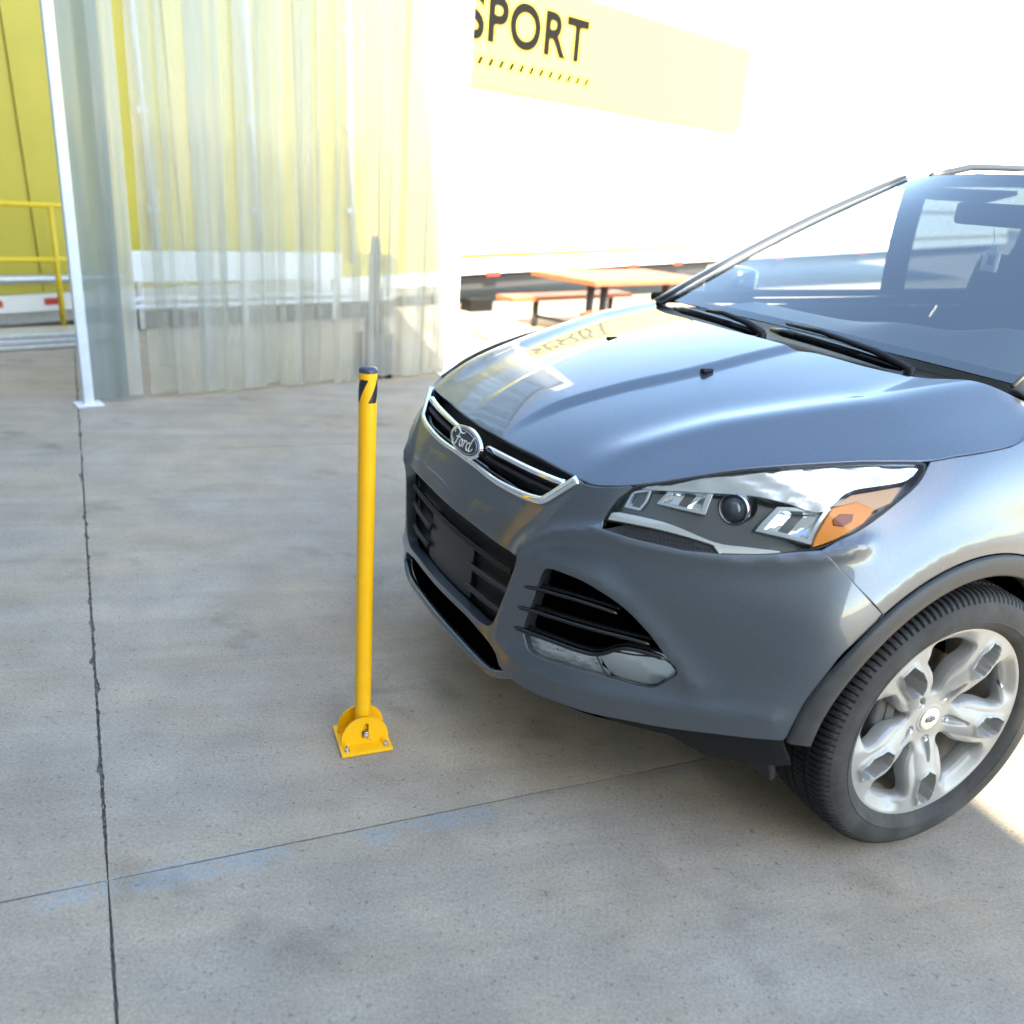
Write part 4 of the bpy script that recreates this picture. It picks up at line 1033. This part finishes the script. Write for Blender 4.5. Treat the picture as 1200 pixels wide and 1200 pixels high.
# ------------------------------------------------------------------ bollard
BX, BY = -.356, 1.909; bd = math.radians(23)
bol = empty('bollard', (BX, BY, 0), bd, label='slim yellow steel bollard with black hazard band and bolted hinge base on concrete', cat='bollard')
MB().box((0, 0, .0062), (.138, .140, .0105), bev=.0035).build('base_plate', YEL, bol, auto=50)
R_T = .0212
prof = [(R_T, .028), (R_T, 1.016), (R_T-.002, 1.018)]
mb = MB(); mb.lathe([(0, .028)]+prof, 48); mb.build('post', YEL, bol, auto=40)
capm = mat('black_end_cap', (.03, .045, .07), .35, noise=(60, .2, (1, 1, 1), .1))
MB().lathe([(R_T+.0006, 1.014), (R_T+.0006, 1.020), (R_T-.002, 1.0245), (.012, 1.0272), (0, 1.028)], 48).build('end_cap', capm, bol, auto=40)
TAPE = mat('black_tape', (.012, .014, .018), .35, coat=.3)
def band(a0, z0, w_, h, lean, name='hazard_stripe'):
    V = []; F = []; n = 14; m = 6
    for j in range(m+1):
        for i in range(n+1):
            z = z0+h*j/m; a = a0+w_*i/n+lean*(j/m); V.append(((R_T+.0006)*math.cos(a), (R_T+.0006)*math.sin(a), z))
    for j in range(m):
        for i in range(n): q = j*(n+1)+i; F.append((q, q+1, q+n+2, q+n+1))
    mesh(name, V, F, TAPE, bol, True)
cam_ang = math.atan2(-BY, -BX)-bd          # where the viewer side of the pipe lies, in the bollard's own frame
for k in range(3):
    band(cam_ang-2.05+k*2.094, .945, .95, .054, 1.15)
def hinge_plate(y0):
    th = .006; n = 28; L = []
    hw, zc = .0625, .030
    for k in range(n+1): a = PI*k/n; L.append((hw*math.cos(a), zc+.062*math.sin(a)))
    L = [(hw, .0105)]+L+[(-hw, .0105)]
    S_ = []; r = .0074
    for k in range(9): a = PI*k/8; S_.append((.002+r*math.cos(a), .066+r*math.sin(a)))
    for k in range(9): a = PI+PI*k/8; S_.append((.002+r*math.cos(a), .040+r*math.sin(a)))
    pts = L+S_; e = [(i, (i+1) % len(L)) for i in range(len(L))]+[(len(L)+i, len(L)+(i+1) % len(S_)) for i in range(len(S_))]
    r_ = delaunay_2d_cdt([Vector(p) for p in pts], e, [], 0, 1e-7); V2 = np.array([tuple(v) for v in r_[0]]); F = [tuple(f) for f in r_[2]]
    cen = np.array([V2[list(f)].mean(0) for f in F]); k_ = inside(cen, np.array(L)) & ~inside(cen, np.array(S_)); F = [f for f, q in zip(F, k_) if q]
    m = len(V2); V = [(x, y0-th/2, z) for x, z in V2]+[(x, y0+th/2, z) for x, z in V2]; FF = F+[tuple(i+m for i in f[::-1]) for f in F]
    for (s0, cnt) in ((0, len(L)), (len(L), len(S_))):
        for i in range(cnt): a, b = s0+i, s0+(i+1) % cnt; FF.append((a, b, b+m, a+m))
    o = mesh('hinge_plate', V, FF, YEL, bol); bm = bmesh.new(); bm.from_mesh(o.data); bmesh.ops.recalc_face_normals(bm, faces=bm.faces); bm.to_mesh(o.data); bm.free()
    o.data.polygons.foreach_set('use_smooth', [True]*len(o.data.polygons)); o.data.set_sharp_from_angle(angle=math.radians(35))
hinge_plate(-.0300); hinge_plate(.0300)
m_ = MB(); m_.lathe([(0, -.050), (.0035, -.050), (.0042, -.048), (.0042, .045)], 12, (.002, 0, .041), axis='Y'); m_.lathe([(0, -.0455), (.0062, -.0455), (.0072, -.044), (.0072, -.0385), (.0085, -.038), (.0095, -.0335)], 6, (.002, 0, .041), axis='Y')
m_.V = [(x, y, z) for x, y, z in m_.V]; m_.build('pivot_bolt', ZINC, bol, auto=30)
MB().tube([(-.006, -.046, .052), (.0, -.049, .043), (.010, -.047, .030), (.016, -.044, .022)], .0011, 6).build('split_pin', ZINC, bol, True)
MB().tube([(-.006, -.036, .032), (-.007, -.0355, .052), (.002, -.036, .058)], .0018, 6).build('rust_mark', RUST, bol, True)
for x, y in ((-.052, -.053), (.052, -.053), (-.052, .053), (.052, .053)):
    m_ = MB(); m_.lathe([(.0085, .0105), (.0085, .012), (.0068, .012), (.0066, .0185), (.0050, .0195), (.0035, .0195), (.0035, .0275), (.0028, .029), (0, .029)], 12, (x, y, 0)); m_.build('anchor_bolt', ZINC, bol, auto=30)
# ------------------------------------------------------------------ strip curtain
CA = np.array([-2.619, 4.93]); CB = np.array([-.60, 6.62]); cd = (CB-CA)/np.linalg.norm(CB-CA); CW = np.linalg.norm(CB-CA); cang = math.atan2(cd[1], cd[0])
cur = empty('strip_curtain', (CA[0], CA[1], 0), cang, label='tall clear plastic strip curtain hanging between two white posts in front of the yellow trailer', cat='strip curtain')
WPOST = mat('white_painted_steel', (.66, .70, .76), .4, noise=(12, .08, (1, 1, 1), .05))
HGT = 3.5
MB().box((0, 0, HGT/2), (.055, .055, HGT), bev=.004).box((0, 0, .006), (.15, .12, .012), bev=.003).build('post', WPOST, cur, True)
MB().box((CW, 0, HGT/2), (.10, .055, HGT), bev=.004).box((CW, 0, .006), (.16, .12, .012), bev=.003).build('post', WPOST, cur, True)
MB().box((CW/2, 0, HGT-.05), (CW, .06, .12), bev=.004).build('header_rail', WPOST, cur, True)
def vinyl(name, t, tint, base=(.80, .79, .74), cloudy=None):
    m = bpy.data.materials.new(name); m.use_nodes = True; nt = m.node_tree; nt.nodes.clear(); N = nt.nodes; L = nt.links
    o = N.new('ShaderNodeOutputMaterial'); tr_ = N.new('ShaderNodeBsdfTransparent'); tr_.inputs[0].default_value = (*tint, 1)
    d = N.new('ShaderNodeBsdfDiffuse'); d.inputs[0].default_value = (*base, 1); tl = N.new('ShaderNodeBsdfTranslucent'); tl.inputs[0].default_value = (*base, 1)
    m1 = N.new('ShaderNodeMixShader'); m1.inputs[0].default_value = .55; L.new(d.outputs[0], m1.inputs[1]); L.new(tl.outputs[0], m1.inputs[2])
    tc = N.new('ShaderNodeTexCoord'); mp = N.new('ShaderNodeMapping'); mp.inputs['Scale'].default_value = (9, 9, .7); L.new(tc.outputs['Object'], mp.inputs[0])
    n = N.new('ShaderNodeTexNoise'); n.inputs['Scale'].default_value = 1.5; n.inputs['Detail'].default_value = 5; L.new(mp.outputs[0], n.inputs[0])
    mr = N.new('ShaderNodeMapRange'); mr.inputs[1].default_value = .3; mr.inputs[2].default_value = .7; mr.inputs[3].default_value = 1-t-.07; mr.inputs[4].default_value = 1-t+.09; L.new(n.outputs[0], mr.inputs[0])
    m2 = N.new('ShaderNodeMixShader'); L.new(mr.outputs[0], m2.inputs[0]); L.new(tr_.outputs[0], m2.inputs[1]); L.new(m1.outputs[0], m2.inputs[2])
    g = N.new('ShaderNodeBsdfGlossy'); g.inputs['Roughness'].default_value = .12; f = N.new('ShaderNodeFresnel'); f.inputs[0].default_value = 1.3; m3 = N.new('ShaderNodeMixShader')
    L.new(f.outputs[0], m3.inputs[0]); L.new(m2.outputs[0], m3.inputs[1]); L.new(g.outputs[0], m3.inputs[2]); L.new(m3.outputs[0], o.inputs[0]); return m
VIN = vinyl('clear_vinyl', .76, (.93, .94, .93)); VIN2 = vinyl('scuffed_vinyl', .62, (.88, .9, .9)); VIN3 = vinyl('blue_grey_vinyl', .52, (.80, .85, .86), (.46, .50, .50))
def strip(x0, w_, mt, ph, z0, top=HGT-.1, y0=0, amp=.012):
    n = 10; mz = 12; V = []; F = []
    for s_ in (0, 1):
        for j in range(mz+1):
            for i in range(n+1):
                f = i/n; z = z0+(top-z0)*j/mz
                y = y0+amp*math.sin(PI*f*1.6+ph)+.010*math.sin(z*1.3+ph*3)*(1-j/mz)+(.0025 if s_ else 0)
                V.append((x0+w_*f, y, z+.006*math.sin(ph*5+f*2)*(j == 0)))
    q = (n+1)*(mz+1)
    for j in range(mz):
        for i in range(n):
            a = j*(n+1)+i; F.append((a, a+1, a+n+2, a+n+1)); F.append((q+a, q+a+n+1, q+a+n+2, q+a+1))
    return mesh('strip', V, F, mt, cur, True)
x = .045; k = 0
strip(.035, .20, VIN3, .4, .03, y0=-.012); strip(.17, .15, VIN2, 1.3, .035, y0=.004)
x = .38
while x < CW-.12:
    w_ = random.uniform(.16, .21); strip(x, w_, random.choice([VIN, VIN2, VIN, VIN]), random.uniform(0, 6.28), random.uniform(.015, .05), y0=random.choice([-.010, .006, .018]), amp=random.uniform(.003, .009))
    if random.random() < .4: strip(x+w_*.3, .07, VIN, random.uniform(0, 6.28), random.uniform(.02, .4), y0=.03, amp=.006)
    x += w_*random.uniform(.70, .85); k += 1
# ------------------------------------------------------------------ things behind the curtain
def place_on(px_s, off=0): pass
TA = np.array([-4.245, 6.737]); td = np.array([.7057, .7085]); tn = np.array([-td[1], td[0]]); tang = math.atan2(td[1], td[0])
def TP(s, off=0): p = TA+td*s+tn*off; return (p[0], p[1])
YT = mat('yellow_trailer_paint', (.50, .41, .05), .42, noise=(3, .05, (1, 1, 1), .05)); YTD = mat('yellow_trim', (.36, .24, .01), .6)
WT = mat('white_trailer_paint', (.80, .79, .76), .4, noise=(2, .05, (1, 1, 1), .05)); ALU = mat('aluminium_rail', (.62, .63, .64), .35, .7, noise=(20, .12, (1, 1, 1), .05))
REDR = mat('red_reflector', (.55, .035, .02), .35, coat=.5); DKS = mat('dark_steel', (.035, .035, .038), .6)
SL = math.atan(.033)
def trailer(name, s0, s1, paint, label, extra):
    o = empty(name, (*TP(s0, .25), .033*s0), tang, label=label, cat='trailer'); o.rotation_euler = (0, -SL, tang)
    L = s1-s0; k = 0; x = 0
    while x < L-.01:
        w_ = min(1.24, L-x); MB().box((x+w_/2, .03, 1.95-.09*extra), (w_-.006, .05, 3.0+.18*extra), bev=.004).build('side_panel', paint, o); 
        MB().box((x+.02, -.004, 1.95), (.035, .012, 2.98)).build('panel_rib', paint, o); x += w_; k += 1
    MB().box((L/2, 1.3, 1.9), (L, 2.4, 3.05)).build('box_body', WT, o)
    MB().box((L/2, .0, 3.50), (L, .09, .12), bev=.01).build('top_rail', ALU, o)
    MB().box((L/2, -.005, .335-.14*extra), (L, .07, .21-.07*extra), bev=.008).build('bottom_rail', WT, o)
    MB().box((L/2, .35, .10-.04*extra), (L, .5, .16-.04*extra), bev=.008).build('underframe', ALU if extra else DKS, o)
    return o
yt = trailer('yellow_trailer', -.8, 4.85, YT, 'long yellow box trailer with white bottom rail and red reflectors behind the strip curtain', 1)
wt = trailer('white_trailer', 4.9, 24, WT, 'sunlit white box trailer with a thin yellow line and red markers beyond the picnic table', 0)
for sx in (.03, .50, -.55): MB().box((sx+.8, -.046, .205), (.15, .012, .055), bev=.004).build('reflector', REDR, yt)
for sx in (-.28,): MB().box((sx+.8, -.046, .205), (.40, .010, .055), bev=.004).build('reflector', mat('white_reflector', (.75, .76, .78), .3), yt)
for sx in (5.55, 8.29, 9.39, 12.4, 15.6): MB().box((sx-4.9, -.046, .225), (.22, .012, .055), bev=.004).build('reflector', REDR, wt)
MB().box((9.5, -.046, .445), (19, .014, .05), bev=.004).build('yellow_line', YTD, wt)
MB().box((9.5, -.046, 1.02), (19, .014, .035), bev=.004).build('yellow_line', YTD, wt)
for sx in (1.42, 2.42, 3.5):
    MB().tube([(sx+.8, -.05, .42), (sx+.8, -.05, 3.4)], .022, 8).build('lock_rod', WPOST, yt, True)
    for z in (.95, 1.75, 2.6): MB().box((sx+.8, -.045, z), (.10, .03, .05), bev=.006).build('rod_bracket', WPOST, yt)
SG = empty('lettered_sign', (*TP(4.62, .18), 0), tang, label='long yellow sign band with dark capital letters high on the white trailer', cat='sign')
SY = mat('sign_yellow', (.72, .52, .09), .5, spec=.2); SD = mat('sign_dark_grey', (.012, .012, .012), .8, spec=0)
MB().box((2.9, 0, 3.02), (5.8, .04, 1.15), bev=.006).build('sign_board', SY, SG)
tcv = bpy.data.curves.new('lettering', 'FONT'); tcv.body = 'SPORT'; tcv.size = .62; tcv.extrude = .004; tcv.offset = .022; tcv.space_character = 1.08
tmp = bpy.data.objects.new('lettering', tcv); C.objects.link(tmp); dg = bpy.context.evaluated_depsgraph_get()
tme = bpy.data.meshes.new_from_object(tmp.evaluated_get(dg)); bpy.data.objects.remove(tmp)
tme.transform(Matrix.Translation((.22, -.026, 2.92)) @ Matrix.Rotation(PI/2, 4, 'X')); tme.materials.clear(); link('lettering', tme, SD, SG)
mb = MB()
for q in range(13):
    x = .25+q*.16; mb.add([(x, -.024, 2.66), (x+.07, -.024, 2.66), (x+.12, -.024, 2.75), (x+.05, -.024, 2.75)], [(0, 1, 2, 3)])
mb.build('dash_row', SD, SG)
# yellow sign with dark letters high on the trailer side, as mirrored in the bonnet
# guard rail in front of the trailer, left
gr_ = empty('guard_rail', (*TP(-.05, -.05), 0), tang, label='yellow tubular guard rail at the left edge, left of the curtain post', cat='railing')
YR = mat('yellow_rail_paint', (.68, .47, .02), .4)
for z in (1.0, .58): MB().tube([(-4, 0, z), (.62, 0, z+.01)], .022, 10).build('rail', YR, gr_, True)
for xx in (.52, -1.2, -2.9): MB().tube([(xx, 0, 0), (xx, 0, 1.0)], .022, 10).build('post', YR, gr_, True)
pr = empty('pipe_rail', (*TP(-.05, .12), 0), tang, label='horizontal silver pipe behind the yellow guard rail at the left edge', cat='rail')
MB().tube([(-4, 0, .385), (1.1, 0, .42)], .038, 12).build('pipe', ALU, pr, True)
for xx in (-1.5, .9): MB().tube([(xx, 0, 0), (xx, 0, .39)], .02, 8).build('pipe_leg', ALU, pr, True)
ps = empty('plank_stack', (*TP(.15, -.55), 0), tang, label='stack of grey aluminium planks lying on the ground by the left curtain post', cat='planks')
for i, (l, w_, dx) in enumerate(((.95, .3, .2), (1.1, .3, .1), (1.35, .28, .0))): MB().box((-.1-dx*.3, .02*i, .022+.038*i), (l, w_, .032), bev=.005).build('plank', ALU, ps)
# white board on rails, seen through the curtain
gb = empty('barrier_board', (*TP(1.03, -.15), 0), tang, label='long white board on a steel rail frame seen through the plastic strips', cat='barrier')
WB = mat('white_board', (.74, .77, .80), .35)
MB().box((1.04, 0, .545), (2.08, .03, .26), bev=.006).build('board', WB, gb)
for z in (.27, .205): MB().box((1.35, .01, z), (2.8, .03, .035), bev=.005).build('rail', WPOST, gb)
for xx in (.06, 1.04, 2.02): MB().box((xx, .03, .28), (.05, .03, .55), bev=.005).build('leg', ALU, gb)
MB().box((1.35, .06, .085), (2.8, .06, .14), bev=.01).build('kick_board', DKS, gb)
GPXY = (-1.146, 6.34)
# grey post with black sleeves behind the curtain, right
gp_ = empty('grey_post', (*GPXY, 0), 0, label='grey capped steel post with black rubber sleeves just behind the strip curtain', cat='post')
MB().lathe([(.068, 0), (.068, .40), (.043, .52), (.040, .96), (.028, 1.02), (0, 1.03)], 20).build('shaft', mat('grey_galvanised', (.085, .085, .09), .6, .2), gp_, auto=40)
for s in (1, -1): MB().tube([(s*.115, .02, 0), (s*.115, .02, .33)], .030, 10).build('rubber_sleeve', BLACK, gp_, True)
# black bumper block and stone by the right-hand post
bb = MB().box((0, 0, .075), (.36, .2, .15), bev=.012).build('rubber_block', BLACK); bb.location = (*TP(5.12, .0), 0.0); bb.rotation_euler = (0, 0, tang); tag(bb, 'black rubber bumper block lying beside the right white curtain post', 'block')
sb = MB().box((0, 0, .09), (.34, .3, .18), bev=.02).build('concrete_block', mat('pale_block', (.42, .40, .36), .9, noise=(14, .25, (1, 1, 1)))); sb.location = (-.30, 8.5, 0); sb.rotation_euler = (0, 0, .6); tag(sb, 'pale concrete block on the ground right of the curtain', 'block')
# picnic table
pt_ = empty('picnic_table', (.99, 9.59, 0), math.radians(46), label='orange topped picnic table with black steel legs behind the bonnet', cat='picnic table')
ORG = mat('orange_planks', (.36, .10, .045), .55, noise=(8, .15, (1, 1, 1)))
for i in range(5): MB().box((0, -.36+.18*i, .60), (1.95, .17, .05), bev=.006).build('table_plank', ORG, pt_)
for s in (1, -1): MB().box((-.14, s*.60+(.03), .315), (2.05, .26, .05), bev=.006).build('bench_plank', ORG, pt_)
for xx in (-.62, -.40, .7): MB().tube([(xx, -.1, 0), (xx, -.1, .58)], .042, 10).build('leg', DKS, pt_, True)
for xx in (-.7, .6):
    for s in (1, -1): MB().tube([(xx, s*.6, 0), (xx, s*.6, .30)], .035, 8).build('bench_leg', DKS, pt_, True)
    MB().tube([(xx, -.6, .12), (xx, .6, .12)], .02, 8).build('cross_bar', DKS, pt_, True)
# warehouse added unseen behind the camera, edge sloped to set the foreground shade
CLAD = mat('beige_cladding', (.34, .32, .28), .6, noise=(2, .06, (1, 1, 1)))
wh = empty('occluder', (0, -6, 0), 0, label='tall beige clad warehouse gable added unseen behind the viewer to shade the yard', cat='building')
n_ = np.array([1, .405, .12]); cst = n_[0]*1.33+n_[1]*1.85
ex = lambda z, y=-6: cst-.405*y-.12*z
Hh = 19.5
V = [(-30, 0, 0), (ex(0), 0, 0), (ex(Hh), 0, Hh), (-30, 0, Hh)]; V = V+[(x, -8, z) for x, y, z in V]
mesh('wall', V, [(0, 1, 2, 3), (4, 7, 6, 5), (1, 5, 6, 2), (3, 2, 6, 7), (0, 3, 7, 4)], CLAD, wh)
for i in range(34): MB().box((-29.6+i, .03, Hh/2-2.5), (.06, .05, Hh-6)).build('cladding_rib', CLAD, wh)
MB().box((-3.5, .05, 2.2), (4.0, .08, 4.4), bev=.02).build('roller_door', mat('door_grey', (.45, .46, .47), .5), wh)

# grey building added unseen on the left: mirrored in the bumper, tall to block sky
CB2 = mat('grey_block_wall', (.20, .20, .20), .8, noise=(3, .12, (1, 1, 1)))
lb = empty('added_side_building', (-7.5, -1.0, 0), math.radians(100), label='tall grey block building added unseen left of the yard for reflections and shade', cat='building')
MB().box((4, 3, 5), (26, 6, 10), bev=.03).build('wall', CB2, lb)
MB().box((4, 3, 10.1), (26.3, 6.3, .2), bev=.03).build('roof_edge', DKS, lb)
MB().box((1.5, -.03, 1.6), (3.2, .06, 3.2), bev=.01).build('roller_door', mat('roller_grey', (.33, .34, .35), .5), lb)
